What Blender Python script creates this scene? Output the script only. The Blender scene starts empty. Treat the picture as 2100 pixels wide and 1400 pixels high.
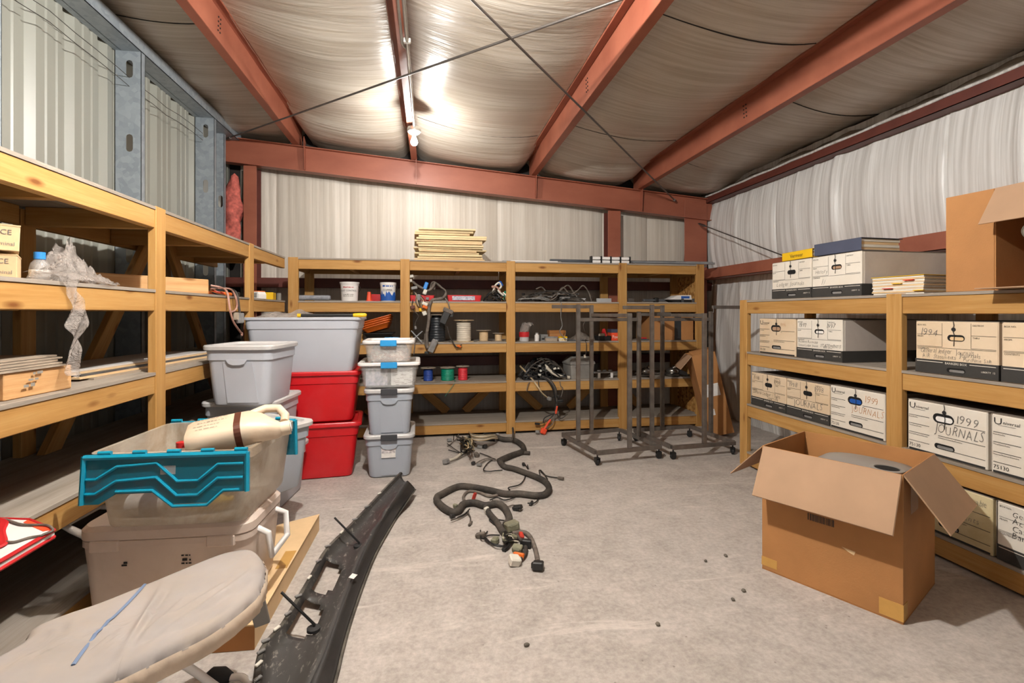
import bpy, math, random
from mathutils import Vector, Matrix
import bmesh
random.seed(7)
R = math.radians
PI = math.pi
S = bpy.context.scene
COL = S.collection

# ------------------------------------------------------------------ camera
FPX = 1010.0
YAW = R(9.55)
CAMZ = 1.2
cam_d = bpy.data.cameras.new('camera'); cam = bpy.data.objects.new('camera', cam_d); COL.objects.link(cam)
cam.location = (0, 0, CAMZ); cam.rotation_euler = (R(90), 0, -YAW)
cam_d.sensor_fit = 'HORIZONTAL'; cam_d.sensor_width = 36.0
cam_d.lens = FPX / 2100 * 36.0
cam_d.shift_y = -58 / 2100.0
cam_d.clip_start = 0.02
S.camera = cam

# ------------------------------------------------------------------ world, lights, exposure
W = bpy.data.worlds.new('world'); S.world = W; W.use_nodes = True
bg = W.node_tree.nodes['Background']
bg.inputs[0].default_value = (0.86, 0.92, 1.0, 1); bg.inputs[1].default_value = 0.12
S.view_settings.view_transform = 'Standard'
S.view_settings.look = 'None'
S.view_settings.gamma = 1.0
S.view_settings.use_curve_mapping = False
S.view_settings.exposure = 2.42
BULB_A = (-0.13, 4.42, 2.735)     # the bare bulb in view
BULB_B = (-0.13, 1.55, 2.74)      # its twin on the same conduit, above the frame
BULB_POWER = {'a': 135.0, 'b': 1250.0}

# ------------------------------------------------------------------ measuring helpers (photo column / row -> place on a known plane)
_c, _s = math.cos(YAW), math.sin(YAW)
def _ray(px, py):
    x = (px - 1050) / FPX; z = -(py - 642) / FPX
    return Vector((x * _c + _s, _c - x * _s, z))
def onZ(px, py, Z=0.0):
    r = _ray(px, py); t = (Z - CAMZ) / r.z; return Vector((r.x * t, r.y * t, Z))
def onY(px, py, Y):
    r = _ray(px, py); t = Y / r.y; return Vector((r.x * t, Y, CAMZ + r.z * t))
def onX(px, py, X):
    r = _ray(px, py); t = X / r.x; return Vector((X, r.y * t, CAMZ + r.z * t))

# ------------------------------------------------------------------ mesh builder
class MB:
    def __init__(s): s.v = []; s.f = []
    def add(s, vs, fs, m=None):
        o = len(s.v)
        for p in vs:
            p = Vector(p)
            if m is not None: p = m @ p
            s.v.append(p)
        for f in fs: s.f.append([i + o for i in f])
        return s
    def box(s, x0, x1, y0, y1, z0, z1, b=0.0, m=None):
        if x0 > x1: x0, x1 = x1, x0
        if y0 > y1: y0, y1 = y1, y0
        if z0 > z1: z0, z1 = z1, z0
        if b <= 0:
            vs = [(x, y, z) for z in (z0, z1) for (x, y) in ((x0, y0), (x1, y0), (x1, y1), (x0, y1))]
            fs = [(3, 2, 1, 0), (4, 5, 6, 7), (0, 1, 5, 4), (1, 2, 6, 5), (2, 3, 7, 6), (3, 0, 4, 7)]
            return s.add(vs, fs, m)
        b = min(b, (x1 - x0) * .49, (y1 - y0) * .49, (z1 - z0) * .49)
        rings = []
        for z, i in ((z0, b), (z0 + b, 0), (z1 - b, 0), (z1, b)):
            a0, a1, c0, c1 = x0 + i, x1 - i, y0 + i, y1 - i
            q = b if i == 0 else b * .3
            rings.append([(a0 + q, c0, z), (a1 - q, c0, z), (a1, c0 + q, z), (a1, c1 - q, z), (a1 - q, c1, z), (a0 + q, c1, z), (a0, c1 - q, z), (a0, c0 + q, z)])
        return s.loft(rings, m=m)
    def loft(s, rings, cap0=True, cap1=True, closed=True, m=None):
        n = len(rings[0]); vs = [p for r in rings for p in r]; fs = []
        k = n if closed else n - 1
        for i in range(len(rings) - 1):
            for j in range(k):
                a = i * n + j; b2 = i * n + (j + 1) % n
                fs.append((a, b2, b2 + n, a + n))
        if cap0 and closed: fs.append(tuple(reversed(range(n))))
        if cap1 and closed: fs.append(tuple((len(rings) - 1) * n + j for j in range(n)))
        return s.add(vs, fs, m)
    def tube(s, pts, r, n=6, m=None, flat=1.0):
        pts = [Vector(p) for p in pts]; K = len(pts)
        rr = r if isinstance(r, (list, tuple)) else [r] * K
        tang = []
        for i in range(K):
            t = pts[min(i + 1, K - 1)] - pts[max(i - 1, 0)]
            if t.length < 1e-9: t = Vector((0, 0, 1))
            tang.append(t.normalized())
        up = Vector((0, 0, 1)) if abs(tang[0].z) < .9 else Vector((1, 0, 0))
        nx = tang[0].cross(up).normalized(); rings = []
        for i in range(K):
            nx = (nx - tang[i] * nx.dot(tang[i]))
            nx = nx.normalized() if nx.length > 1e-6 else tang[i].orthogonal().normalized()
            ny = tang[i].cross(nx)
            rings.append([pts[i] + (nx * math.cos(2 * PI * j / n) + ny * math.sin(2 * PI * j / n) * flat) * rr[i] for j in range(n)])
        return s.loft(rings, m=m)
    def lathe(s, prof, n=20, m=None, cap0=True, cap1=True):
        rings = [[(r * math.cos(2 * PI * j / n), r * math.sin(2 * PI * j / n), z) for j in range(n)] for r, z in prof]
        return s.loft(rings, cap0=cap0, cap1=cap1, m=m)
    def prism(s, poly, t0, t1, axis='z', m=None):
        def P(a, b, t): return {'z': (a, b, t), 'y': (a, t, b), 'x': (t, a, b)}[axis]
        n = len(poly); vs = [P(a, b, t0) for a, b in poly] + [P(a, b, t1) for a, b in poly]
        fs = [tuple(reversed(range(n))), tuple(range(n, 2 * n))] + [(j, (j + 1) % n, (j + 1) % n + n, j + n) for j in range(n)]
        return s.add(vs, fs, m)
    def grid(s, fn, nu, nv, m=None):
        vs = [fn(i / nu, j / nv) for i in range(nu + 1) for j in range(nv + 1)]
        fs = [(i * (nv + 1) + j, (i + 1) * (nv + 1) + j, (i + 1) * (nv + 1) + j + 1, i * (nv + 1) + j + 1) for i in range(nu) for j in range(nv)]
        return s.add(vs, fs, m)
    def ball(s, c, r, nu=10, nv=7, m=None):
        c = Vector(c); r3 = r if isinstance(r, (tuple, list)) else (r, r, r)
        prof = []
        for i in range(nv + 1):
            a = -PI / 2 + PI * (i + .02 * (i == 0) - .02 * (i == nv)) / nv
            prof.append((math.cos(a), math.sin(a)))
        rings = [[(c.x + p * r3[0] * math.cos(2 * PI * j / nu), c.y + p * r3[1] * math.sin(2 * PI * j / nu), c.z + z * r3[2]) for j in range(nu)] for p, z in prof]
        return s.loft(rings, m=m)
    def mesh(s, name, mat=None, smooth=None):
        me = bpy.data.meshes.new(name)
        me.from_pydata([tuple(p) for p in s.v], [], s.f); me.update()
        bm = bmesh.new(); bm.from_mesh(me); bmesh.ops.recalc_face_normals(bm, faces=bm.faces); bm.to_mesh(me); bm.free()
        if smooth:
            me.shade_smooth(); me.set_sharp_from_angle(angle=R(smooth))
        if mat: me.materials.append(M(mat))
        return me
    def build(s, name, mat=None, parent=None, loc=(0, 0, 0), rot=(0, 0, 0), smooth=None):
        return link(name, s.mesh(name, mat, smooth), parent, loc, rot)

def link(name, me, parent=None, loc=(0, 0, 0), rot=(0, 0, 0)):
    o = bpy.data.objects.new(name, me); COL.objects.link(o)
    o.location = loc; o.rotation_euler = rot
    if parent is not None: o.parent = parent
    return o
def tag(o, label=None, cat=None, group=None, kind=None):
    if label: o['label'] = label
    if cat: o['category'] = cat
    if group: o['group'] = group
    if kind: o['kind'] = kind
    return o
def thing(name, label, cat, loc=(0, 0, 0), rz=0.0, group=None, rot=None):
    o = bpy.data.objects.new(name, None); COL.objects.link(o)
    o.empty_display_size = .05
    o.location = loc; o.rotation_euler = rot if rot else (0, 0, rz)
    return tag(o, label, cat, group)
def struct(o): o['kind'] = 'structure'; return o
def basis(p0, p1, up=(0, 0, 1)):
    p0, p1 = Vector(p0), Vector(p1); x = (p1 - p0).normalized(); u = Vector(up)
    y = u.cross(x)
    if y.length < 1e-4: y = Vector((0, 1, 0)).cross(x)
    y.normalize(); z = x.cross(y)
    m = Matrix((x, y, z)).transposed().to_4x4(); m.translation = p0
    return m
_tc = {}
def timber(name, parent, p0, p1, w, t, mat='pine', up=(0, 0, 1), b=.003):
    """a sawn board from p0 to p1: w along 'up', t across; centred on the line; shared meshes"""
    L = round((Vector(p1) - Vector(p0)).length, 4); k = (L, w, t, mat, b)
    if k not in _tc: _tc[k] = MB().box(0, L, -t / 2, t / 2, -w / 2, w / 2, b=b).mesh(name, mat)
    o = link(name, _tc[k], parent); o.matrix_local = basis(p0, p1, up)
    return o
def rrect(w, d, r, n=4, cx=0, cy=0):
    r = min(r, w / 2 - 1e-4, d / 2 - 1e-4); out = []
    for sx, sy, a0 in ((1, 1, 0), (-1, 1, 90), (-1, -1, 180), (1, -1, 270)):
        for i in range(n + 1):
            a = R(a0 + 90 * i / n)
            out.append((cx + sx * (w / 2 - r) + r * math.cos(a), cy + sy * (d / 2 - r) + r * math.sin(a)))
    return out
def ringz(w, d, r, z, n=4, cx=0, cy=0): return [(x, y, z) for x, y in rrect(w, d, r, n, cx, cy)]
def spline(pts, k=5):
    """Catmull-Rom through points"""
    pts = [Vector(p) for p in pts]; out = []
    P = [pts[0] * 2 - pts[1]] + pts + [pts[-1] * 2 - pts[-2]]
    for i in range(1, len(P) - 2):
        a, b, c, d = P[i - 1:i + 3]
        for j in range(k):
            t = j / k
            out.append(.5 * ((2 * b) + (c - a) * t + (2 * a - 5 * b + 4 * c - d) * t * t + (3 * b - a - 3 * c + d) * t ** 3))
    out.append(pts[-1]); return out
def rnd(a, b): return random.uniform(a, b)
# lettering: built-in typeface turned into flat mesh
_gc = {}
def glyphs(txt, thin=0.0):
    txt_, txt = txt, (txt, thin)
    if txt not in _gc:
        cu = bpy.data.curves.new('lettering', 'FONT'); cu.body = txt_; cu.size = 1.0; cu.offset = thin; cu.resolution_u = 2
        o = bpy.data.objects.new('lettering', cu); COL.objects.link(o)
        dg = bpy.context.evaluated_depsgraph_get(); me = o.evaluated_get(dg).to_mesh()
        vs = [v.co.copy() for v in me.vertices]; fs = [tuple(p.vertices) for p in me.polygons]
        o.evaluated_get(dg).to_mesh_clear(); bpy.data.objects.remove(o); bpy.data.curves.remove(cu)
        x0 = min(v.x for v in vs); vs = [Vector((v.x - x0, v.y, 0)) for v in vs]
        _gc[txt] = (vs, fs, max(v.x for v in vs))
    return _gc[txt]
def text(mb, txt, x, z, size, y=-.0012, maxw=None, shear=0.0, tilt=0.0, align='l', m=None, sx=1.0, thin=0.0):
    """flat lettering in the plane y, reading along +x, up +z"""
    vs, fs, w = glyphs(txt, thin); k = size * sx
    if maxw and w * k > maxw: k = maxw / w
    off = {'l': 0, 'c': -w * k / 2, 'r': -w * k}[align]
    ct, st = math.cos(tilt), math.sin(tilt); out = []
    for v in vs:
        a = v.x * k + v.y * size * shear + off; b = v.y * size
        out.append((x + a * ct - b * st, y, z + a * st + b * ct))
    mb.add(out, fs, m); return mb
def hand(mb, txt, x, z, size, y=-.0014, maxw=None, m=None):
    """loose pen lettering: every letter a little off"""
    cx = x; tot = 0
    for ch in txt:
        if ch == ' ': tot += size * .35
        else: tot += glyphs(ch, -.016)[2] * size + size * .10
    k = min(1, maxw / tot) if maxw else 1
    for ch in txt:
        if ch == ' ': cx += size * .35 * k; continue
        w = glyphs(ch, -.016)[2] * size * k
        text(mb, ch, cx, z + rnd(-.05, .05) * size, size * rnd(.9, 1.1), y=y, shear=rnd(0, .25), tilt=rnd(-.08, .08), m=m, sx=k * .92, thin=-.016)
        cx += w + size * .10 * k
    return mb

def greek(mb, x, z, w, size, y=-.0012, m=None):
    """a row of small dark dashes: print too fine to read"""
    st = random.getstate(); random.seed(int(abs(x * 977 + z * 1331 + w * 71) * 100)); a = x
    while a < x + w:
        d = rnd(.5, 2.2) * size; hh = size * rnd(.55, 1.0); d = min(d, x + w - a)
        mb.add([(a, y, z), (a + d, y, z), (a + d, y, z + hh), (a, y, z + hh)], [(0, 1, 2, 3)], m); a += d + size * rnd(.3, .7)
    random.setstate(st); return mb

# ------------------------------------------------------------------ materials (all procedural)
_mats = {}; _mdef = {}
def lin(c):
    if isinstance(c, str):
        c = c.lstrip('#'); c = [int(c[i:i + 2], 16) / 255 for i in (0, 2, 4)]
    return tuple((x / 12.92 if x <= .04045 else ((x + .055) / 1.055) ** 2.4) for x in c) + (1.0,)
def M(name):
    if name not in _mats: _mats[name] = _mdef[name](name)
    return _mats[name]
class NT:
    def __init__(s, name):
        s.m = bpy.data.materials.new(name); s.m.use_nodes = True; s.t = s.m.node_tree
        s.b = s.t.nodes['Principled BSDF']; s.out = s.t.nodes['Material Output']
    def n(s, typ, **kw):
        nd = s.t.nodes.new(typ)
        for k, v in kw.items():
            if k in nd.inputs: nd.inputs[k].default_value = v
            else: setattr(nd, k, v)
        return nd
    def l(s, a, b): s.t.links.new(a, b)
    def coord(s, scale=(1, 1, 1), kind='Object', rand=True):
        tc = s.n('ShaderNodeTexCoord'); mp = s.n('ShaderNodeMapping'); mp.inputs['Scale'].default_value = scale
        s.l(tc.outputs[kind], mp.inputs['Vector'])
        if rand:
            oi = s.n('ShaderNodeObjectInfo'); mu = s.n('ShaderNodeMath', operation='MULTIPLY'); mu.inputs[1].default_value = 37.0
            s.l(oi.outputs['Random'], mu.inputs[0])
            cb = s.n('ShaderNodeCombineXYZ')
            for i in range(3): s.l(mu.outputs[0], cb.inputs[i])
            s.l(cb.outputs[0], mp.inputs['Location'])
        return mp.outputs[0]
    def noise(s, vec, scale, detail=4, rough=.55, dist=0.0):
        nd = s.n('ShaderNodeTexNoise', Scale=scale, Detail=detail, Roughness=rough, Distortion=dist); s.l(vec, nd.inputs['Vector']); return nd.outputs['Fac']
    def ramp(s, fac, stops):
        r = s.n('ShaderNodeValToRGB'); e = r.color_ramp.elements
        e[0].position, e[0].color = stops[0][0], stops[0][1]; e[1].position, e[1].color = stops[-1][0], stops[-1][1]
        for p, c in stops[1:-1]: q = e.new(p); q.color = c
        s.l(fac, r.inputs[0]); return r.outputs[0]
    def mix(s, fac, a, b, mode='MIX'):
        m = s.n('ShaderNodeMix', data_type='RGBA', blend_type=mode)
        for sock, val in ((m.inputs[0], fac), (m.inputs[6], a), (m.inputs[7], b)):
            if isinstance(val, (float, int, tuple)): sock.default_value = val
            else: s.l(val, sock)
        return m.outputs[2]
    def bump(s, h, strength=.3, dist=.01, chain=None):
        b = s.n('ShaderNodeBump', Strength=strength, Distance=dist); s.l(h, b.inputs['Height'])
        if chain is not None: s.l(chain, b.inputs['Normal'])
        s.l(b.outputs[0], s.b.inputs['Normal']); return b.outputs[0]
    def col(s, c):
        if isinstance(c, tuple): s.b.inputs['Base Color'].default_value = c
        else: s.l(c, s.b.inputs['Base Color'])
    def set(s, **kw):
        for k, v in kw.items(): s.b.inputs[k.replace('_', ' ')].default_value = v
        return s
def simple(name, c, rough=.5, metal=0.0, var=.12, nscale=9.0, bump=0.0, bscale=60.0, stretch=(1, 1, 1), spec=.5, dirt=None, dirtamt=.5, trans=None, alpha=None, ior=1.45):
    def mk(nm):
        t = NT(nm); base = lin(c); v = t.coord(stretch)
        f = t.noise(v, nscale, 4)
        d = tuple(x * (1 - var * 1.6) for x in base[:3]) + (1,); h = tuple(min(1, x * (1 + var)) for x in base[:3]) + (1,)
        cc = t.ramp(f, [(.3, d), (.7, h)])
        if dirt:
            g = t.ramp(t.noise(v, 3.2, 6, .7, .6), [(.42, (0, 0, 0, 1)), (.78, (dirtamt, dirtamt, dirtamt, 1))])
            cc = t.mix(g, cc, lin(dirt))
        t.col(cc); t.set(Roughness=rough, Metallic=metal, Specular_IOR_Level=spec)
        if bump: t.bump(t.noise(v, bscale, 3), bump, .004)
        if trans: t.set(Transmission_Weight=trans, IOR=ior)
        if alpha: t.set(Alpha=alpha)
        return t.m
    _mdef[name] = mk
def wood(name, c1, c2, c3, knot=True, rough=.6):
    def mk(nm):
        t = NT(nm); v = t.coord((.55, 9, 9)); f = t.noise(v, 3.0, 6, .6, .35)
        cc = t.ramp(f, [(.25, lin(c3)), (.5, lin(c1)), (.75, lin(c2))])
        v2 = t.coord((2.2, 60, 60)); g = t.noise(v2, 3, 2)
        cc = t.mix(.22, cc, t.ramp(g, [(.35, lin(c3)), (.65, lin(c2))]))
        oi = t.n('ShaderNodeObjectInfo'); rr = t.ramp(oi.outputs['Random'], [(0, (.86, .83, .78, 1)), (1, (1.0, 1.0, 1.0, 1))])
        cc = t.mix(1.0, cc, rr, 'MULTIPLY')
        if knot:
            kv = t.coord((3.1, 9, 9)); vo = t.n('ShaderNodeTexVoronoi', Scale=1.0); t.l(kv, vo.inputs['Vector'])
            kf = t.ramp(vo.outputs['Distance'], [(.05, (1, 1, 1, 1)), (.16, (0, 0, 0, 1))])
            cc = t.mix(kf, cc, lin('#7a4a20'))
        t.col(cc); t.set(Roughness=rough, Specular_IOR_Level=.3); t.bump(g, .12, .002)
        return t.m
    _mdef[name] = mk
wood('pine', '#ba8c4f', '#c79f64', '#a4763d')
wood('pine_pale', '#d7a874', '#e3bd8e', '#c28d58')
wood('ply', '#9b9186', '#aca297', '#82786c', knot=False, rough=.8)
wood('lumber_old', '#b98a58', '#c99c6c', '#94683f')
def _osb(nm):
    t = NT(nm); v = t.coord((1, 1, 1)); vo = t.n('ShaderNodeTexVoronoi', Scale=38.0); t.l(v, vo.inputs['Vector'])
    sep = t.n('ShaderNodeSeparateColor'); t.l(vo.outputs['Color'], sep.inputs[0])
    t.col(t.ramp(sep.outputs[0], [(0, lin('#8a5a2a')), (.5, lin('#c08a48')), (1, lin('#d8aa68'))])); t.set(Roughness=.7); t.bump(vo.outputs['Distance'], .4, .003); return t.m
_mdef['osb'] = _osb
def _concrete(nm):
    t = NT(nm); v = t.coord(rand=False)
    a = t.noise(v, 1.1, 8, .62, .5); b = t.noise(v, 7, 6, .65); c = t.noise(v, 45, 4, .7)
    cc = t.ramp(a, [(.3, lin('#98918b')), (.5, lin('#aaa39d')), (.68, lin('#b9b2ab'))])
    cc = t.mix(.6, cc, t.ramp(b, [(.3, lin('#8f877f')), (.7, lin('#c3bab2'))]))
    cc = t.mix(.30, cc, t.ramp(c, [(.35, lin('#7f776f')), (.65, lin('#c9c1b9'))]))
    sw = t.coord((1, 5, 1), rand=False); pale = t.ramp(t.noise(sw, 1.3, 7, .7, .8), [(.56, (0, 0, 0, 1)), (.70, (.75, .75, .75, 1))])
    cc = t.mix(pale, cc, lin('#cfc7be'))
    sp = t.n('ShaderNodeTexVoronoi', Scale=11.0); t.l(v, sp.inputs['Vector'])
    spot = t.ramp(sp.outputs['Distance'], [(.03, (.6, .6, .6, 1)), (.06, (0, 0, 0, 1))]); cc = t.mix(spot, cc, lin('#6c645b'))
    t.col(cc); t.set(Roughness=.78, Specular_IOR_Level=.3)
    n1 = t.bump(b, .25, .01); t.bump(c, .35, .004, n1); return t.m
_mdef['concrete'] = _concrete
def scrim(name, c1, c2, ribs, folds, dirt, rough=.36):
    """vinyl-faced insulation: fine ribs one way, long loose folds, grime"""
    def mk(nm):
        t = NT(nm)
        r1 = t.noise(t.coord(ribs, rand=False), 1.0, 3, .6); r2 = t.noise(t.coord(folds, rand=False), 1.0, 5, .6, .7)
        w = t.noise(t.coord((1, 1, 1), rand=False), .9, 6, .6)
        cc = t.ramp(w, [(.3, lin(c1)), (.7, lin(c2))])
        cc = t.mix(t.ramp(r1, [(.38, (.55, .55, .55, 1)), (.6, (0, 0, 0, 1))]), cc, lin(dirt))
        t.col(cc); t.set(Roughness=rough, Specular_IOR_Level=.5)
        n1 = t.bump(r2, .4, .03); t.bump(r1, .3, .005, n1); return t.m
    _mdef[name] = mk
scrim('scrim_roof', '#c0b6a9', '#cfc7bb', (1.2, 46, 1.2), (.7, 5, .7), '#a0917c', rough=.34)
scrim('scrim_back', '#c6bcae', '#d2c9bd', (48, 1.5, .5), (1.6, 1, .35), '#b3a798', rough=.45)
scrim('scrim_right', '#d8d5d1', '#e4e2df', (1.5, 38, .9), (1, 3.4, .45), '#a9a39c', rough=.38)
def _steel(nm):
    t = NT(nm); v = t.coord((.4, 1, 1)); a = t.noise(v, 3.2, 5, .6)
    cc = t.ramp(a, [(.3, lin('#8a4d3a')), (.7, lin('#a16049'))])
    sc = t.coord((7, 7, 7)); s2 = t.ramp(t.noise(sc, 2.2, 8, .8, 1.6), [(.69, (0, 0, 0, 1)), (.74, (.5, .5, .5, 1))])
    t.col(t.mix(s2, cc, lin('#c9ab98'))); t.set(Roughness=.45, Specular_IOR_Level=.4); return t.m
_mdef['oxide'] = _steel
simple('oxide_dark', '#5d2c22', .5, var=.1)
def _galv(nm):
    t = NT(nm); v = t.coord(); vo = t.n('ShaderNodeTexVoronoi', Scale=30.0); t.l(v, vo.inputs['Vector']); sep = t.n('ShaderNodeSeparateColor'); t.l(vo.outputs['Color'], sep.inputs[0])
    t.col(t.ramp(sep.outputs[0], [(0, lin('#8c959c')), (1, lin('#9fa7ad'))])); t.set(Roughness=.45, Metallic=.3); return t.m
_mdef['galv'] = _galv
simple('panel_cream', '#929288', .38, var=.05, nscale=2, stretch=(1, 1, .2))
simple('iron_bare', '#6e6862', .38, .35, var=.2, nscale=14, stretch=(1, 1, .2), dirt='#7d5a42', dirtamt=.35)
simple('rod', '#6f6a66', .35, .8)
simple('wire_steel', '#4a4744', .5, .6)
simple('conduit', '#b8b6b0', .3, .85)
simple('porcelain', '#e6e1d4', .35, var=.03)
simple('fibre_pink', '#c9685c', .9, var=.3, nscale=22, bump=1.0, bscale=30)
simple('foil_grey', '#857c70', .5, var=.15, nscale=6, bump=.5, bscale=14, dirt='#3a332b', dirtamt=.8)
simple('eave_dark', '#2c2622', .8, var=.2)
simple('card', '#ad7947', .82, var=.07, nscale=5, bump=.15, bscale=160, stretch=(1, 1, 1))
simple('card_inside', '#a8876a', .82, var=.06, nscale=5)
simple('card_pale', '#d9b98d', .8, var=.07, nscale=6)
simple('card_dark', '#a06a38', .85, var=.1, nscale=5)
simple('tape', '#c99a52', .25, var=.08)
simple('tape_black', '#2f3133', .4, var=.2)
simple('tote_grey', '#afb2b9', .36, var=.03, nscale=3)
simple('tote_grey2', '#a3a9b2', .36, var=.03, nscale=3)
simple('tote_lid', '#c3c1bf', .4, var=.05, nscale=5)
simple('tote_red', '#c4161d', .33, var=.05, nscale=3, dirt='#d8555a', dirtamt=.25)
simple('latch_dark', '#3c3d41', .4, var=.05)
simple('latch_blue', '#2c93d1', .35, var=.03)
simple('white_plastic', '#e4e0dc', .35, var=.03)
simple('cooler', '#d6c5b8', .4, var=.04, nscale=4, dirt='#b39a86', dirtamt=.4)
simple('black', '#161616', .5, var=.1)
simple('black_gloss', '#131313', .25, var=.1)
simple('rubber', '#232323', .7, var=.1)
simple('ink', '#262423', .8, var=.05)
simple('ink_faint', '#8f8a80', .8, var=.1)
simple('pencil', '#75706a', .8, var=.1)
simple('ink_orange', '#c79468', .8, var=.1)
simple('filebox', '#ddd5c8', .75, var=.05, nscale=4, dirt='#c9b79c', dirtamt=.35)
simple('filebox_tan', '#d9c3a6', .78, var=.05, nscale=4, dirt='#c4a276', dirtamt=.5)
simple('filebox_old', '#cfbf98', .8, var=.06, nscale=4, dirt='#a99255', dirtamt=.6)
simple('filebox_side', '#c3b8ae', .8, var=.05, nscale=4, dirt='#9e9186', dirtamt=.5)
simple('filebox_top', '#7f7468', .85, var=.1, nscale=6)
simple('band_black', '#34322f', .7, var=.1)
simple('hole', '#0d0c0b', .9)
simple('paper', '#ded8cb', .8, var=.05)
simple('yellow', '#e3b50c', .45, var=.04)
simple('blue_binder', '#43485c', .5, var=.06)
simple('teal_solid', '#0a8fae', .3, var=.05)
def _teal(nm):
    t = NT(nm); v = t.coord((1, 1, 1)); f = t.noise(v, 9, 6, .7, .8)
    t.col(t.mix(t.ramp(f, [(.6, (0, 0, 0, 1)), (.74, (.5, .5, .5, 1))]), lin('#046a80'), lin('#5aa59d')))
    t.set(Roughness=.25, Alpha=.82); return t.m
_mdef['teal'] = _teal
def _clearbin(nm):
    t = NT(nm); v = t.coord((1, 1, 1)); f = t.noise(v, 3.5, 6, .7, .6)
    t.col(t.ramp(f, [(.38, lin('#d9cfbf')), (.72, lin('#8d7250'))])); t.set(Roughness=.3, Alpha=.58); return t.m
_mdef['bin_clear'] = _clearbin
simple('clear_plastic', '#eeeeec', .15, var=.02, alpha=.24)
def _film(nm):
    t = NT(nm); v = t.coord((1, 1, 1)); f = t.noise(v, 14, 5, .7, 1.2)
    t.col(lin('#cfc4bb')); t.set(Roughness=.08, Alpha=.42); t.bump(f, 1.0, .05); return t.m
_mdef['film'] = _film
simple('fabric_white', '#9c9591', .9, var=.07, nscale=6, dirt='#a8967f', dirtamt=.6, bump=.35, bscale=11)
simple('fabric_edge', '#cbb9a4', .9, var=.08, nscale=9, bump=.3, bscale=40)
simple('blue_cord', '#6d7f9c', .8)
def _bumper(nm):
    t = NT(nm); v = t.coord((1, 1, 1)); g = t.coord((9, 2.2, 2), rand=False)
    f = t.noise(t.coord((60, 26, 26)), 1.0, 3, .7, .5)
    t.col(t.mix(t.ramp(f, [(.58, (0, 0, 0, 1)), (.68, (.5, .5, .5, 1))]), lin('#3b3937'), lin('#9a938b'))); t.set(Roughness=.5); return t.m
_mdef['bumper'] = _bumper
simple('bumper_clean', '#232324', .42, var=.15, nscale=12, dirt='#6c665f', dirtamt=.2)
simple('bumper_edge', '#37332e', .6, var=.3, nscale=30, dirt='#9a9384', dirtamt=.6)
simple('loom', '#35302b', .75, var=.3, nscale=30, bump=.6, bscale=90, dirt='#7d7266', dirtamt=.5)
simple('loom_grey', '#6b6158', .75, var=.3, nscale=30, bump=.6, bscale=90)
simple('wire_black', '#1c1b1b', .5, var=.2)
simple('wire_tan', '#b09a77', .6, var=.2)
simple('wire_pale', '#cfc6b4', .6, var=.15)
simple('wire_red', '#c4392b', .5, var=.2)
simple('wire_pink', '#b08474', .5, var=.2)
simple('conn_grey', '#83817e', .5, var=.2, nscale=20)
simple('conn_black', '#272625', .5, var=.2)
simple('conn_white', '#d8d3c6', .5, var=.1)
simple('conn_olive', '#82806a', .5, var=.2, nscale=20)
simple('orange', '#d9691f', .4, var=.08)
simple('orange_red', '#e5502d', .5, var=.06)
simple('red_plastic', '#c22629', .4, var=.08)
simple('blue_paint', '#1f56a8', .5, var=.1)
simple('blue_bright', '#2f86d8', .45, var=.05)
simple('spool_blue', '#28489a', .4, var=.2, nscale=6, stretch=(1, 1, 30), bump=.5, bscale=9)
simple('spool_green', '#06896b', .4, var=.2, nscale=6, stretch=(1, 1, 30), bump=.5, bscale=9)
simple('spool_red', '#d3313c', .4, var=.2, nscale=6, stretch=(1, 1, 30), bump=.5, bscale=9)
simple('spool_black', '#22262a', .3, var=.2, nscale=6, stretch=(1, 1, 30), bump=.5, bscale=9)
simple('spool_white', '#cfc4b2', .6, var=.2, nscale=6, stretch=(1, 1, 30), bump=.5, bscale=9)
simple('spool_tan', '#d6ba92', .6, var=.15, nscale=6)
simple('flange_card', '#a39482', .8, var=.1)
simple('toolbox', '#8e8a84', .55, var=.12, nscale=8, dirt='#5d5751', dirtamt=.5)
simple('alu', '#9ea1a3', .35, .6, var=.15, nscale=8)
simple('alu_dark', '#5c5f63', .4, .4, var=.2, nscale=8)
simple('silver', '#9a9690', .25, .9, var=.25, nscale=20, bump=.5, bscale=25)
simple('grey_soft', '#8b8d93', .9, var=.15, nscale=30, bump=.8, bscale=60)
simple('grey_moulded', '#8d8983', .45, var=.06)
simple('beige_board', '#dcc79c', .75, var=.08, nscale=6, dirt='#a98b55', dirtamt=.25)
simple('label_white', '#e6e2dc', .6, var=.08, nscale=40)
simple('jug', '#e0cdb4', .4, var=.06, nscale=5, dirt='#9c7148', dirtamt=.55)
simple('brown', '#5a2c17', .6, var=.1)
simple('confetti', '#e2d6c4', .8, var=.35, nscale=40, dirt='#c78d86', dirtamt=.6)
simple('print_mix', '#cfc8c6', .6, var=.45, nscale=45, dirt='#6a7fae', dirtamt=.8)
simple('dustpan', '#d5d0c8', .5)
simple('stone', '#6b645a', .9, var=.2)

# ------------------------------------------------------------------ room shell
XL, XR, YB, YF = -2.09, 3.40, 5.65, -2.2
def zr(x): return 2.745 - .0805 * (x - 1.13)          # underside of the purlins (roof falls to the right)
PX = [-2.62, -1.33, -.19, 1.13, 2.39, 3.55]           # purlin webs
o = MB().box(-4.2, 5.2, YF - 3.5, YB + .2, -.12, 0).build('floor', 'concrete'); struct(o)
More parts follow.
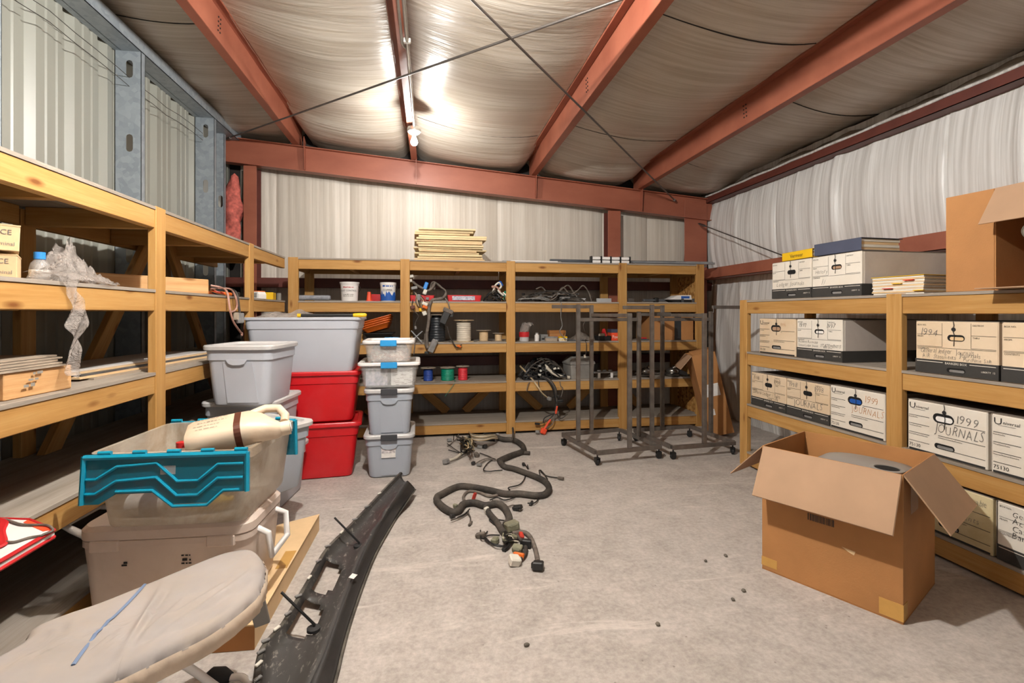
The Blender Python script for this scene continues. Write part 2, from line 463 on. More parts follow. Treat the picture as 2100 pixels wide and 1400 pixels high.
# roof insulation, sagging between purlins
cl = MB()
xs = []
for a, b in zip(PX[:-1], PX[1:]):
    for i in range(14): xs.append((a + (b - a) * i / 14, math.sin(PI * i / 14)))
xs.append((PX[-1], 0))
ys = [YF + (YB + .05 - YF) * j / 70 for j in range(71)]
random.seed(3); ph = [rnd(0, 6.28) for _ in range(12)]
def sag(x, s1, y):
    w = .010 * math.sin(y * 9 + ph[0] + x * 1.1) + .006 * math.sin(y * 23 + ph[1] - x * 2.3) + .014 * math.sin(y * 3.1 + ph[2] + x)
    e = min(1, max(0, (YB - .1 - y) / .5))
    k = min(1, max(0, (y - 4.75) / .62)); k = k * k * (3 - 2 * k)
    return zr(x) + .218 - s1 ** .8 * (.105 + w * 1.1) * (.35 + .65 * e) - min(1, s1 * 3.5) * .125 * k
vs = [(x, y, sag(x, s1, y)) for x, s1 in xs for y in ys]
n = len(ys); fs = [(i * n + j, (i + 1) * n + j, (i + 1) * n + j + 1, i * n + j + 1) for i in range(len(xs) - 1) for j in range(n - 1)]
cl.add(vs, fs); struct(cl.build('ceiling', 'scrim_roof', smooth=60))
o = MB().add([(-4.2, YF - .1, zr(-4.2) + .26), (5.2, YF - .1, zr(5.2) + .26), (5.2, YB + .3, zr(5.2) + .26), (-4.2, YB + .3, zr(-4.2) + .26)], [(0, 1, 2, 3)])
tag(o.build('roof_deck', 'eave_dark'), kind='structure')
ceil = bpy.data.objects['ceiling']
for a, b, y0 in ((-2.62, -1.33, 3.55), (1.13, 2.39, 2.62), (1.13, 2.39, 4.35), (2.39, 3.55, 3.25), (2.39, 3.55, 4.75), (-.19, 1.13, 4.72)):
    pts = []
    for i in range(1, 16):
        u = i / 16; x = a + (b - a) * u; yy = y0 + .02 * math.sin(u * 5 + y0); pts.append((x, yy, sag(x, math.sin(PI * u), yy) - .001))
    MB().tube(pts, .004, 5).build('seam', 'eave_dark', ceil)
# back wall: hung insulation blankets between seams, each panel its own piece
wb = bpy.data.objects.new('wall_back', None); COL.objects.link(wb); struct(wb)
seams = [-1.98, -1.62, -.86, .78, 2.05, 2.62, 3.45]
random.seed(5)
for a, b in zip(seams[:-1], seams[1:]):
    p0 = rnd(0, 6)
    def fn(u, v, a=a, b=b, p0=p0):
        x = a + (b - a) * u; z = -.02 + 3.2 * v
        bul = .035 * math.sin(PI * u) ** .5 * (.5 + .5 * abs(math.sin(z * 1.9 + .4)))
        return (x, YB - bul - .003 * math.sin(x * 23 + p0 + z) - .0015 * math.sin(x * 71 + z * 2), min(z, zr(x) - .05))
    MB().grid(fn, 40, 24).build('insulation_panel', 'scrim_back', wb, smooth=50)
MB().box(-4, 5, YB + .03, YB + .08, 0, 3.4).build('backing_sheet', 'eave_dark', wb)
# left wall: ribbed cream sheet panels
wl = bpy.data.objects.new('wall_left', None); COL.objects.link(wl); struct(wl)
prof = []                                              # one sheet is 0.9 m: three major ribs, two minor between
for k in range(3):
    y0 = k * .305
    prof += [(y0, 0), (y0 + .035, .032), (y0 + .065, .032), (y0 + .10, 0), (y0 + .145, 0), (y0 + .153, .007), (y0 + .172, .007), (y0 + .18, 0), (y0 + .225, 0), (y0 + .233, .007), (y0 + .252, .007), (y0 + .26, 0)]
prof.append((.905, 0))
pm = MB(); pm.loft([[(-d, y, 0) for y, d in prof], [(-d, y, 3.22) for y, d in prof]], closed=False)
pme = pm.mesh('sheet_panel', 'panel_cream')
for k in range(9): link('sheet_panel', pme, wl, (XL, YF + .01 + .9045 * k, 0))
MB().box(XL - .12, XL - .08, YF, YB + .05, 0, 3.3).build('backing_sheet', 'eave_dark', wl)  # unseen sheet added behind the panels to block light leaking through their seams
# right wall: bulging blanket between girts
wr = bpy.data.objects.new('wall_right', None); COL.objects.link(wr); struct(wr)
random.seed(11)
fold = [(rnd(YF, YB), rnd(.015, .05), rnd(-.25, .25), rnd(.006, .022)) for _ in range(46)]
yseams = [-2.2, .9, 2.72, 4.35, 5.66]
for a, b in zip(yseams[:-1], yseams[1:]):
    def fn(u, v, a=a, b=b):
        y = a + (b - a) * u; z = 2.72 * v
        hz = (z - 1.66) / .9 if z > 1.66 else z / 1.66
        bulge = .075 * math.sin(PI * min(1, max(0, hz))) ** .7
        f = sum(h * math.exp(-((y - (c + s1 * (z - 2.1) ** 2)) / w) ** 2) for c, w, s1, h in fold)
        e = math.sin(PI * u) ** .25
        return (XR - (bulge + f) * (.4 + .6 * e), y, z)
    MB().grid(fn, 110, 34).build('insulation_panel', 'scrim_right', wr, smooth=50)
MB().box(XR + .03, XR + .08, YF, YB + .05, 0, 3.0).build('backing_sheet', 'eave_dark', wr)
# wall behind the photographer stays partly open to the rest of the building
wf = bpy.data.objects.new('wall_front', None); COL.objects.link(wf); struct(wf)
MB().box(XL - .1, -.9, YF - .06, YF, 0, 3.3).build('wall_panel', 'scrim_back', wf)
MB().box(2.4, XR + .1, YF - .06, YF, 0, 2.95).build('wall_panel', 'scrim_back', wf)
MB().box(-.9, 2.4, YF - .06, YF, 2.5, 3.05).build('wall_panel', 'scrim_back', wf)

# ------------------------------------------------------------------ steel frame
def zsec(top, bot, h=.2, f=.062, t=.004, lip=.016):
    """Z profile in (x,z): web at x=0, top flange towards 'top', bottom flange towards 'bot' (+1/-1)"""
    L = []
    L.append([(-t / 2, 0), (t / 2, 0), (t / 2, h), (-t / 2, h)])
    for sg, z, up in ((top, h, -1), (bot, 0, 1)):
        a, b = sorted((0, sg * f)); L.append([(a, z - t / 2), (b, z - t / 2), (b, z + t / 2), (a, z + t / 2)])
        c, d = sorted((sg * f, sg * (f - t))); e, g = sorted((z, z + up * lip)); L.append([(c, e), (d, e), (d, g), (c, g)])
    return L
names = ['leftmost roof purlin, beyond the galvanised wall track', 'red-brown roof purlin left of the light bulb, over the left shelf', 'red-brown roof purlin that carries the conduit and bulb', 'red-brown roof purlin right of the bulb, crossed by the thin brace rod', 'rightmost red-brown roof purlin, nearest the white right wall']
for i, x in enumerate(PX[1:-1]):
    t = thing('roof_purlin', names[i + 1], 'beam', (x, YF, zr(x)), group='roof purlins')
    bot = -1 if i == 0 else 1
    for k, poly in enumerate(zsec(-1 if i else 1, bot)):
        MB().prism(poly, 0, 7.72, 'y').build(['web', 'top_flange', 'top_lip', 'bottom_flange', 'bottom_lip'][k], 'oxide', t)
    bm = MB()                                            # lap bolts on the web
    for yy in (3.0, 5.6):
        for dz in (.06, .09, .12, .15):
            for dy in (0, .03): bm.add([], []); bm.lathe([(.006, -.006), (.006, .006)], 6, Matrix.Translation((0, yy + dy + dz * .1, dz)) @ Matrix.Rotation(PI / 2, 4, 'Y'))
    bm.build('bolt', 'black', t)
# end frame rafter along the back
YR = 5.40
rt = thing('rafter_beam', 'long red-brown steel rafter sloping across the top of the back wall', 'beam', (0, YR, 0))
xa, xb = -2.06, 3.36
def sl(x, dz): return zr(x) - .004 + dz
for nm, y0, y1, z0, z1 in (('web', .05, .056, -.25, 0), ('top_flange', 0, .11, -.008, 0), ('bottom_flange', 0, .11, -.258, -.25)):
    vs = [(x, y, sl(x, z)) for x in (xa, xb) for y, z in ((y0, z0), (y1, z0), (y1, z1), (y0, z1))]
    MB().add(vs, [(0, 1, 2, 3), (7, 6, 5, 4), (0, 4, 5, 1), (1, 5, 6, 2), (2, 6, 7, 3), (3, 7, 4, 0)]).build(nm, 'oxide', rt)
for x in PX[1:-1]:
    MB().add([(x + dx, y, sl(x, z)) for dx in (.05, .056) for y, z in ((.05, -.25), (-.005, -.25), (-.03, .07), (-.02, .09), (.05, .05))],
             [(0, 1, 2, 3, 4), (9, 8, 7, 6, 5)] + [(j, (j + 1) % 5, (j + 1) % 5 + 5, j + 5) for j in range(5)]).build('stiffener', 'oxide', rt)
# wall columns
def column(label, x0, x1, ytop, depth=.14):
    t = thing('steel_column', label, 'column', ((x0 + x1) / 2, 5.44, 0), group='steel columns of the back wall')
    w = (x1 - x0) / 2; h = ytop
    MB().box(-w, w, 0, .008, 0, h, b=.002).build('front_flange', 'oxide', t)
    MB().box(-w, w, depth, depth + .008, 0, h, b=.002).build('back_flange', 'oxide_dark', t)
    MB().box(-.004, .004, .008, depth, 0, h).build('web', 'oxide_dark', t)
    return t
c0, c1 = onY(499, 500, 5.44).x, onY(526, 500, 5.44).x
column('narrow red-brown steel column at the left end of the back wall', c0, c1, zr(c0) - .27)
c0, c1 = onY(1247, 470, 5.44).x, onY(1273, 470, 5.44).x
column('red-brown steel column standing near the right part of the back wall', c0, c1, zr(c1) - .27)
c0, c1 = onY(1404, 470, 5.44).x, onY(1450, 470, 5.44).x
column('widest red-brown corner column where back and right walls meet', c0, c1, zr(c1) - .02, .18)
MB().prism([(0, 0), (.10, 0), (0, -.13)], 5.46, 5.47, 'y').build('column_gusset', 'oxide', bpy.data.objects['steel_column.002'], loc=(.09, -5.44, zr(3.2) - .06))
# right wall girts
def girt(name, label, z0, z1, x0=3.19, mat='oxide'):
    t = thing(name, label, 'beam', (x0, YF, z0))
    h = z1 - z0
    D = min(.21, 3.385 - x0); MB().box(0, D, 0, 7.66, 0, .005).build('bottom_flange', mat, t)
    MB().box(0, .005, 0, 7.66, 0, h).build('web', mat, t)
    MB().box(.005, D, 0, 7.66, h - .005, h).build('top_flange', mat, t)
    return t
girt('wall_girt', 'horizontal red-brown girt along the right wall behind the file boxes', 1.60, 1.715)
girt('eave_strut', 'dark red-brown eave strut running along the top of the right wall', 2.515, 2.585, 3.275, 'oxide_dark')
for z in (1.47, .62):
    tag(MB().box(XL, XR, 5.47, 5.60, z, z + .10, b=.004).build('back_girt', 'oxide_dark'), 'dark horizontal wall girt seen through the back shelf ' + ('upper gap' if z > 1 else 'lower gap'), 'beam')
# bunched insulation over the eave strut
random.seed(21)
def fn(u, v):
    y = YF + (YB - YF) * u; a = v * PI * 1.1 - .1
    rr = .058 + .009 * math.sin(y * 11 + 2 * v) + .007 * math.sin(y * 27 + 5 * v) + .008 * math.sin(y * 4.3 + v * 9)
    return (3.345 - math.cos(a * .9) * rr * .9, y, 2.588 + math.sin(a) * rr)
tag(MB().grid(fn, 150, 10).build('eave_insulation', 'foil_grey', smooth=60), 'crumpled grey insulation bunched along the top of the right wall', 'insulation')
tag(MB().tube([(3.283 + .004 * math.sin(i * .9), YF + (YB - .2 - YF) * i / 60, 2.598 + .004 * math.sin(i * 1.7)) for i in range(61)], .012, 6).build('insulation_edge', 'scrim_right', smooth=60), 'bright white folded insulation edge lying on the eave strut', 'insulation')
# galvanised studs and track on the left wall
def stud(label, y, holes=(1.6, 2.35, 2.85), x0=-1.93, h=2.97):
    t = thing('steel_stud', label, 'stud', (XL + .005, y, 0), group='galvanised wall studs')
    w = x0 - XL
    # web with slots: strips around the slots
    m = MB(); z = 0
    for hz in sorted(holes) + [None]:
        if hz is None: m.box(0, w, 0, .003, z, h); break
        m.box(0, w, 0, .003, z, hz - .06); m.box(0, w * .42, 0, .003, hz - .06, hz + .06); m.box(w * .42 + .042, w, 0, .003, hz - .06, hz + .06)
        for e, sg in ((hz - .06, 1), (hz + .06, -1)):
            for j in range(4):
                a0, a1 = j / 4, (j + 1) / 4
                def half(a): return w * .42 + .021 + .021 * math.cos(a * PI), e + sg * (.021 - .021 * math.sin(a * PI))
                (p, q), (r2, s2) = half(a0), half(a1)
                m.add([(p, 0, q), (r2, 0, s2), (r2, 0, e), (p, 0, e)], [(0, 1, 2, 3)])
        z = hz + .06
    m.build('web', 'galv', t)
    MB().box(w - .003, w, 0, .045, 0, h).build('inner_flange', 'galv', t)
    MB().box(w - .018, w, .042, .045, 0, h).build('lip', 'galv', t)
    MB().box(0, .003, 0, .045, 0, h).build('outer_flange', 'galv', t)
stud('galvanised slotted wall stud left of centre on the ribbed wall', 3.71)
stud('galvanised slotted wall stud near the corner, second from left', 4.86)
stud('galvanised slotted wall stud tucked in the back left corner', 5.26, holes=(1.75, 2.3), x0=-2.0)
stud('galvanised slotted wall stud at the far left edge of the picture', 2.56)
t = thing('wall_track', 'galvanised steel track running along the top of the ribbed left wall', 'track', (XL, YF, 2.97))
MB().box(0, .168, 0, 7.7, .0, .004).build('web', 'galv', t)
MB().box(.164, .168, 0, 7.7, .0, .085).build('inner_flange', 'galv', t)
MB().box(0.04, .044, 0, 7.7, .0, .085).build('outer_flange', 'galv', t)
for z0, nm in ((2.80, 'upper'), (2.74, 'lower')):
    pts = [(-2.0 + .004 * math.sin(y * 7), y, z0 + .012 * math.sin(y * 4.4) + .006 * math.sin(y * 13)) for y in [YF + .2 + i * .2 for i in range(36)] if y < 5.0]
    tag(MB().tube(pts, .0022, 5).build('guy_wire', 'wire_steel'), nm + ' thin black wire strung along the ribbed left wall', 'wire')
# torn pink fibreglass in the corner
random.seed(4)
def fn(u, v):
    z = 1.72 + .92 * u; a = v * 2 * PI; rr = .115 * (math.sin(PI * min(1, .06 + u * .95)) ** .35)
    rr *= 1 + .16 * math.sin(a * 3 + z * 17) + .12 * math.sin(z * 31 + a * 2)
    return (-1.975 + math.cos(a) * rr * .72 - (1 - u) * .03, 5.47 + math.sin(a) * rr * .6, z)
tag(MB().grid(fn, 26, 14).build('fibreglass_batt', 'fibre_pink', smooth=70), 'torn pink fibreglass batt hanging in the back left corner', 'insulation')
# roof brace rods
def roofpt(px, py, dz=-.03):
    r = _ray(px, py); k = -.0805     # plane z = zr(x)+dz
    t = (2.745 + .0805 * 1.13 + dz - CAMZ) / (r.z + .0805 * r.x); return r * t + Vector((0, 0, CAMZ))
for (pa, pb, lab) in (((468, 283), (1270, 0), 'thin steel brace rod from the left rafter end, passing under the conduit'), ((1385, 412), (968, 0), 'thin steel brace rod ending at the right end of the rafter')):
    a = onY(pa[0], pa[1], 5.39); b = roofpt(*pb); d = b - a
    t = thing('brace_rod', lab, 'rod', a, group='roof brace rods')
    MB().tube([(0, 0, 0), d * 1.6], .0075, 8).build('shaft', 'rod', t, smooth=50)
    MB().tube([-d.normalized() * .02, d.normalized() * .05], .015, 8).build('washer', 'rod', t, smooth=50)
a = onY(1432, 458, 5.35); b = onX(1606, 524, 3.10); d = b - a
t = thing('wall_cable', 'thin cable with turnbuckle from the corner column down the right wall', 'cable', a)
MB().tube([(0, 0, 0), d], .006, 8).build('shaft', 'rod', t, smooth=50)
MB().tube([d * .02, d * .10], .014, 8).build('turnbuckle', 'rod', t, smooth=50)
# conduit and bulbs along the middle purlin
cx = -.13
t = thing('light_conduit', 'pale metal conduit running along the middle purlin to the bulb', 'conduit', (cx, YF, zr(cx) - .02))
MB().tube([(0, 0, 0), (0, 6.60, 0)], .011, 8).build('pipe', 'conduit', t, smooth=60)
MB().tube([(-.032, 0, .008), (-.032, 5.25, .008), (-.02, 5.28, .004), (0.0, 5.30, 0)], .008, 8).build('cable', 'conduit', t, smooth=60)
for yy in (1.0, 2.6, 4.0, 5.2): MB().box(-.022, .022, yy, yy + .02, -.012, .018, b=.003).build('strap', 'conduit', t)
def _glow(key):
    def mk(nm):
        t = NT(nm); t.set(Roughness=.3); t.col((.9, .88, .8, 1)); t.b.inputs['Emission Color'].default_value = (1.0, .975, .93, 1); t.b.inputs['Emission Strength'].default_value = BULB_POWER[key]; return t.m
    return mk
_mdef['bulb_a'] = _glow('a'); _mdef['bulb_b'] = _glow('b')
def bulb(p, lab, mat):
    t = thing('light_bulb', lab, 'lamp', p, group='bare bulbs on the conduit')
    MB().lathe([(.058, .060), (.06, .085), (.055, .10), (.0, .10)], 24).build('junction_box', 'conduit', t, smooth=40)
    MB().lathe([(.016, .035), (.03, .04), (.05, .052), (.053, .06), (.0, .062)], 24).build('lamp_holder', 'porcelain', t, smooth=40)
    MB().lathe([(.002, -.062), (.014, -.059), (.024, -.05), (.030, -.036), (.030, -.022), (.024, -.004), (.016, .015), (.0145, .04)], 20).build('glass_bulb', mat, t, smooth=60)
bulb(BULB_A, 'lit bare bulb hanging under the middle purlin', 'bulb_a')
bulb(BULB_B, 'second lit bare bulb on the conduit, above the picture', 'bulb_b')

# ------------------------------------------------------------------ timber shelving
def shelving(name, label, loc, rz, posts, levels, depth=.61, end=None, u0=None, u1=None, back=True, post_top=.018, braces=(), pw=.089, pt=.038):
    t = thing(name, label, 'shelving', loc, rz)
    H = levels[-1] + post_top
    for u in posts:
        timber('post', t, (u, pt / 2, 0), (u, pt / 2, H), pt, pw, up=(0, 1, 0))
        timber('back_post', t, (u + .01, depth - pt / 2, 0), (u + .01, depth - pt / 2, H - .03), pt, pw, up=(0, 1, 0))
    ends = [(a, b) for a, b in zip(posts[:-1], posts[1:])]
    if u0 is not None: ends = [(u0, posts[0])] + ends
    if u1 is not None: ends = ends + [(posts[-1], u1)]
    for z in levels:
        for a, b in ends:
            pa = a + (pw / 2 if a in posts else 0); pb = b - (pw / 2 if b in posts else 0)
            timber('rail', t, (pa, .006 + pt / 2, z - .0445), (pb, .006 + pt / 2, z - .0445), .089, .038)
            timber('back_rail', t, (pa, depth - pt / 2, z - .0445), (pb, depth - pt / 2, z - .0445), .089, .038)
            k = ('ply', round(b - a, 3), depth)
            if k not in _tc: _tc[k] = MB().box(.003, b - a - .003, .002, depth + .02, 0, .014).mesh('shelf_board', 'ply')
            link('shelf_board', _tc[k], t, (a, 0, z + .0005))
        for u in posts:
            timber('cross_bearer', t, (u, .046, z - .0445), (u, depth - .04, z - .0445), .089, .038)
        for a, b in ends:
            if b - a > .8: timber('cross_bearer', t, ((a + b) / 2, .046, z - .0445), ((a + b) / 2, depth - .04, z - .0445), .089, .038)
    for p0, p1 in braces: timber('diagonal_brace', t, p0, p1, .089, .038, up=(0, 1, 0) if False else (0, 0, 1))
    return t
LV = [.114, .512, .900, 1.300, 1.700]
bx = lambda px: onY(px, 600, 4.82).x
bp = [-1.24, -.228, .80, 1.972, 2.838]
br = []
for u in bp[1:4]:
    for sg in (-1, 1): br.append(((u + sg * .04, .55, .49), (u + sg * .42, .55, .135)))
back_shelf = shelving('timber_shelving', 'long pine timber shelving with five levels along the back wall', (0, 4.82, 0), 0, bp, LV, braces=br)
MB().box(2.838 + .046, 2.838 + .058, .04, .60, .02, 1.69).build('end_panel', 'osb', back_shelf)
left_shelf = shelving('timber_shelving', 'deep pine timber shelving along the ribbed metal left wall', (-1.30, 0, 0), PI / 2, [1.40, 2.675, 3.935], LV, u0=.2, u1=4.80,
                      braces=[((3.63, .52, 1.72), (2.45, .52, .15)), ((3.84, .52, 1.70), (4.76, .52, .36))])
right_shelf = shelving('timber_shelving', 'lower pine timber shelving of file boxes along the right wall', (2.45, 0, 0), -PI / 2, [-3.54, -2.26, -.98], [.105, .480, .885, 1.286], u1=.2)
# ------------------------------------------------------------------ file boxes on the right shelf
def oval(w, h, n=16): return [(math.cos(2 * PI * i / n) * w / 2 * (1 if True else 1), math.sin(2 * PI * i / n) * h / 2) for i in range(n)]
def slot_poly(w, h, n=6):
    r = h / 2; out = []
    for cx, a0 in ((w / 2 - r, -90), (-w / 2 + r, 90)):
        for i in range(n + 1):
            a = R(a0 + 180 * i / n); out.append((cx + r * math.cos(a), r * math.sin(a)))
    return out
def flat(mb, poly, x, z, y=-.001): mb.add([(x + a, y, z + b) for a, b in poly], [tuple(range(len(poly)))])
def hl(mb, x0, x1, z, t=.0016, y=-.001): mb.add([(x0, y, z), (x1, y, z), (x1, y, z + t), (x0, y, z + t)], [(0, 1, 2, 3)])
def vl(mb, x, z0, z1, t=.0014, y=-.001): mb.add([(x, y, z0), (x + t, y, z0), (x + t, y, z1), (x, y, z1)], [(0, 1, 2, 3)])
def file_box(label, kind, yc, z, writing, mat='filebox', w=.372, h=.258, d=.60, x=2.462, faint=False, pen='pencil', rz=0.0, behind='hole'):
    """string-tie storage box, front facing local -y; stands with its front to the aisle"""
    t = thing('file_box', label, 'file box', (x, yc, z), -PI / 2 + rz, group='string-tie file boxes on the right shelf')
    b = MB().box(-w / 2, w / 2, .0, d, 0, h, b=.004).build('body', mat, t)
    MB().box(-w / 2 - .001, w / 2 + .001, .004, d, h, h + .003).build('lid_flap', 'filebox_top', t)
    MB().box(w / 2, w / 2 + .0015, .02, d - .01, .004, h - .003).build('side_panel', 'filebox_side', t)
    ink = MB(); lab = MB(); wht = MB(); pn = MB()
    L, Rr = -w / 2 + .008, w / 2 - .008
    zk = h * .74 if kind == 'bank' else h * .66
    if kind == 'bank':
        bh = h * .27
        bd = MB().box(-w / 2 - .0008, w / 2 + .0016, -.0012, d, .002, bh).build('lower_band', 'band_black', t)
        a0, a1 = -.055, .075
        for xx in (a0, a1): vl(ink, xx, h * .52, h * .97)
        for zz in (.75, .52): hl(ink, L, a0, h * zz); hl(ink, a1, Rr, h * zz)
        hl(ink, L, Rr, h * .50, .0016)
        text(lab, 'BOX NO.', L + .003, h * .92, .011); text(lab, 'DESTROY', a1 + .008, h * .92, .011)
        text(lab, 'FROM', L + .003, h * .70, .011); text(lab, 'THRU', a1 + .008, h * .70, .011); text(lab, 'CONTENTS', L + .003, h * .46, .011)
        hl(wht, L, -.05, bh - .012, .003, -.002); hl(wht, .07, Rr, bh - .012, .003, -.002)
        text(wht, 'BANKERS BOX', .01, bh - .017, .015, y=-.002, align='c'); text(wht, 'LIBERTY  12', Rr - .003, bh * .42, .011, y=-.002, align='r')
        wht.build('band_lettering', 'filebox', bd)
        slots = [(.01, zk - .01, .078, .030, behind), (.01, bh * .38, .085, .022, 'conn_grey')]
    else:
        text(lab, 'U', L + .004, h * .84, .042, sx=1.2); text(lab, 'niversal', L + .038, h * .855, .021, shear=.15); hl(ink, L + .02, L + .085, h * .825)
        for zz, tx in ((.70, 'From/De/Du'), (.53, 'Thru/Hasta/Avant'), (.36, 'Destroy/Destruir/Detruire'), (.19, '')):
            hl(ink, L, L + .105, h * zz, .0024)
            if tx: text(lab, tx, L, h * zz - .011, .009, maxw=.105)
        text(lab, '75130', L + .002, h * .085, .024); hl(ink, L, Rr, h * .012, .010)
        for zz, tx in ((.66, 'No.'), (.40, 'Contents/Contenido/Contenu'), (.16, '')):
            hl(ink, .045 if zz > .5 else -.03, Rr, h * zz, .0024)
            if tx: text(lab, tx, (.045 if zz > .5 else -.03), h * zz - .011, .009)
        slots = [(-.005, zk + .02, .100, .046, behind), (.0, h * .21, .095, .026, 'conn_grey')]
    ink.build('ruled_lines', 'ink_faint' if faint else 'ink', t); tag(lab.build('printed_lettering', 'ink_faint' if faint else 'ink', t), kind='stuff')
    for (sx_, sz, sw, sh, mm) in slots:
        m = MB(); flat(m, slot_poly(sw, sh), sx_, sz, -.0016); hh = m.build('hand_hole', 'hole', t)
        if mm != 'hole':
            m = MB(); flat(m, slot_poly(sw * .8, sh * .55), sx_ + .004, sz - .003, -.002); m.build('inner_flap', mm, hh)
    MB().lathe([(.009, 0), (.009, .003), (.0, .0035)], 12, Matrix.Translation((.0, -.0015, h * .86)) @ Matrix.Rotation(PI / 2, 4, 'X')).build('button', 'ink', t)
    MB().tube([(.0, -.004, h + .002), (.004, -.005, h * .93), (-.003, -.006, h * .86), (.006, -.005, h * .75), (.002, -.004, h * .55)], .0014, 5).build('string', 'ink', t)
    for (tx, fx, fz, sz, mw) in writing: hand(pn, tx, L + fx * (w - .016), fz * h, sz, maxw=mw)
    if pn.v: tag(pn.build('handwriting', pen, t), kind='stuff')
    return t
zt, z2, z3, z4 = 1.302, .901, .496, .121
file_box('white file box with black band on the top shelf, under the yellow binder', 'bank', 3.035, zt, [('Ledger Journals', .12, .34, .042, .27)], behind='hole')
file_box('white file box with black band on the top shelf, under the blue binder', 'bank', 2.655, zt, [('History', .06, .58, .036, .10), ('//', .2, .3, .05, .1)], behind='card_inside')
file_box('stained file box with printed brand at the left of the middle shelf', 'uni', 3.175, z2, [('1996', .62, .8, .035, .1)], mat='filebox_tan', pen='ink_orange', faint=False, behind='card_inside')
file_box('file box marked 1997 twice, statements, on the middle shelf', 'bank', 2.79, z2, [('1997', .05, .80, .040, .1), ('1997', .70, .80, .040, .1), ('Accounts Receivable', .02, .40, .026, .17), ('STATEMENTS', .55, .33, .028, .16), ('General Ledger Journal', .02, .31, .022, .17), ('1997-Dec', .62, .29, .02, .1)], pen='ink', behind='label_white')
file_box('tan file box marked 1994 with general ledger notes, right of the post', 'bank', 1.962, z2, [('1994', .06, .73, .050, .11), ('General ledger  Journals', .05, .40, .034, .25), ('A/R  Statements', .08, .30, .032, .16), ('Journals', .57, .36, .03, .11), ('Purchase Sale', .62, .29, .026, .12)], mat='filebox_tan', pen='pencil', behind='card_pale')
file_box('tan file box marked 1995 at the right picture edge, middle shelf', 'bank', 1.578, z2, [('1995', .24, .62, .055, .14), ('Con', .2, .36, .05, .1)], mat='filebox_tan')
file_box('leftmost file box marked 1998 on the lower shelf, general ledger', 'bank', 3.268, z3, [('1998', .06, .80, .040, .1), ('1998', .70, .78, .040, .1), ('General Ledger / Sales', .03, .38, .036, .30), ('Journals', .5, .29, .036, .16)], mat='filebox_tan', pen='ink', h=.25)
file_box('second file box marked 1998 on the lower shelf, journals', 'bank', 2.888, z3, [('1998', .06, .80, .045, .1), ('1998', .70, .78, .045, .1), ('JOURNALS', .18, .33, .055, .25)], mat='filebox_tan', pen='pencil', h=.25)
file_box('file box marked 1999 journals in orange, torn flap, lower shelf', 'uni', 2.508, z3, [('1999', .68, .74, .055, .11), ('JOURNALS', .42, .48, .055, .21)], pen='ink_orange', behind='blue_paint')
file_box('file box marked 1999 journals in pencil, right of the post', 'uni', 2.005, z3, [('1999', .66, .70, .06, .11), ('JOURNALS', .37, .46, .065, .22)], behind='label_white')
file_box('file box with large printed brand at the right edge, lower shelf', 'uni', 1.618, z3, [], behind='label_white')
file_box('yellowed file box on the bottom shelf behind the open carton', 'uni', 1.985, z4, [('Accounts Payable', .40, .80, .04, .2), ('Payments', .45, .46, .04, .18)], mat='filebox_old', h=.255)
file_box('white file box with bank deposit notes on the bottom shelf', 'bank', 1.595, z4, [('General', .14, .82, .036, .2), ('Account', .14, .70, .036, .2), ('Cash Rec', .14, .58, .036, .2), ('Bank Dep', .14, .46, .036, .2)], pen='ink', h=.255)
# binders and papers on top
def binder(name, label, loc, rz, w, d, h, mat, txt=None):
    t = thing(name, label, 'binder', loc, rz)
    MB().box(-w / 2, w / 2, 0, .003, 0, h, b=.001).build('spine', mat, t)
    MB().box(-w / 2, w / 2, .0, d, h - .003, h, b=.001).build('cover', mat, t); MB().box(-w / 2, w / 2, .0, d, 0, .003, b=.001).build('back_cover', mat, t)
    for k in range(4): MB().box(-w / 2 + .008 + .002 * (k % 2), w / 2 - .01 + .002 * (k % 2), .01, d - .012 - .004 * (k % 3), .004 + k * (h - .01) / 4, .003 + (k + 1) * (h - .01) / 4).build('paper_block', 'paper' if k % 2 else 'card_pale', t)
    if txt: m = MB(); text(m, txt, 0, h * .28, h * .62, align='c'); m.build('lettering', 'ink', t)
    return t
binder('ring_binder', 'yellow binder with black brand lettering lying on a white file box', (2.47, 2.99, 1.566), -PI / 2 - .06, .30, .27, .058, 'yellow', 'Vermeer')
binder('ring_binder', 'dark blue binder stuffed with yellow papers on a white file box', (2.46, 2.645, 1.566), -PI / 2 + .05, .335, .30, .075, 'blue_binder')
t = thing('paper_stack', 'stack of worn folders with yellow cover beside the white file boxes', 'papers', (2.47, 2.26, 1.3015), -PI / 2 + .10)
for k in range(11):
    MB().box(-.135 + rnd(-.004, .004), .135 + rnd(-.004, .004), rnd(0, .006), .40 + rnd(0, .03), k * .0085, k * .0085 + .0075).build('folder', ['paper', 'card_pale', 'paper', 'filebox_tan'][k % 4], t)
MB().box(-.14, .14, -.004, .42, .094, .097).build('cover', 'yellow', t)
for k, (xx, zz, mm) in enumerate(((-.07, .03, 'red_plastic'), (-.02, .055, 'yellow'), (.04, .07, 'orange_red'), (.09, .015, 'yellow'))): MB().box(xx, xx + .05, -.012, .002, zz, zz + .004).build('index_tab', mm, t)

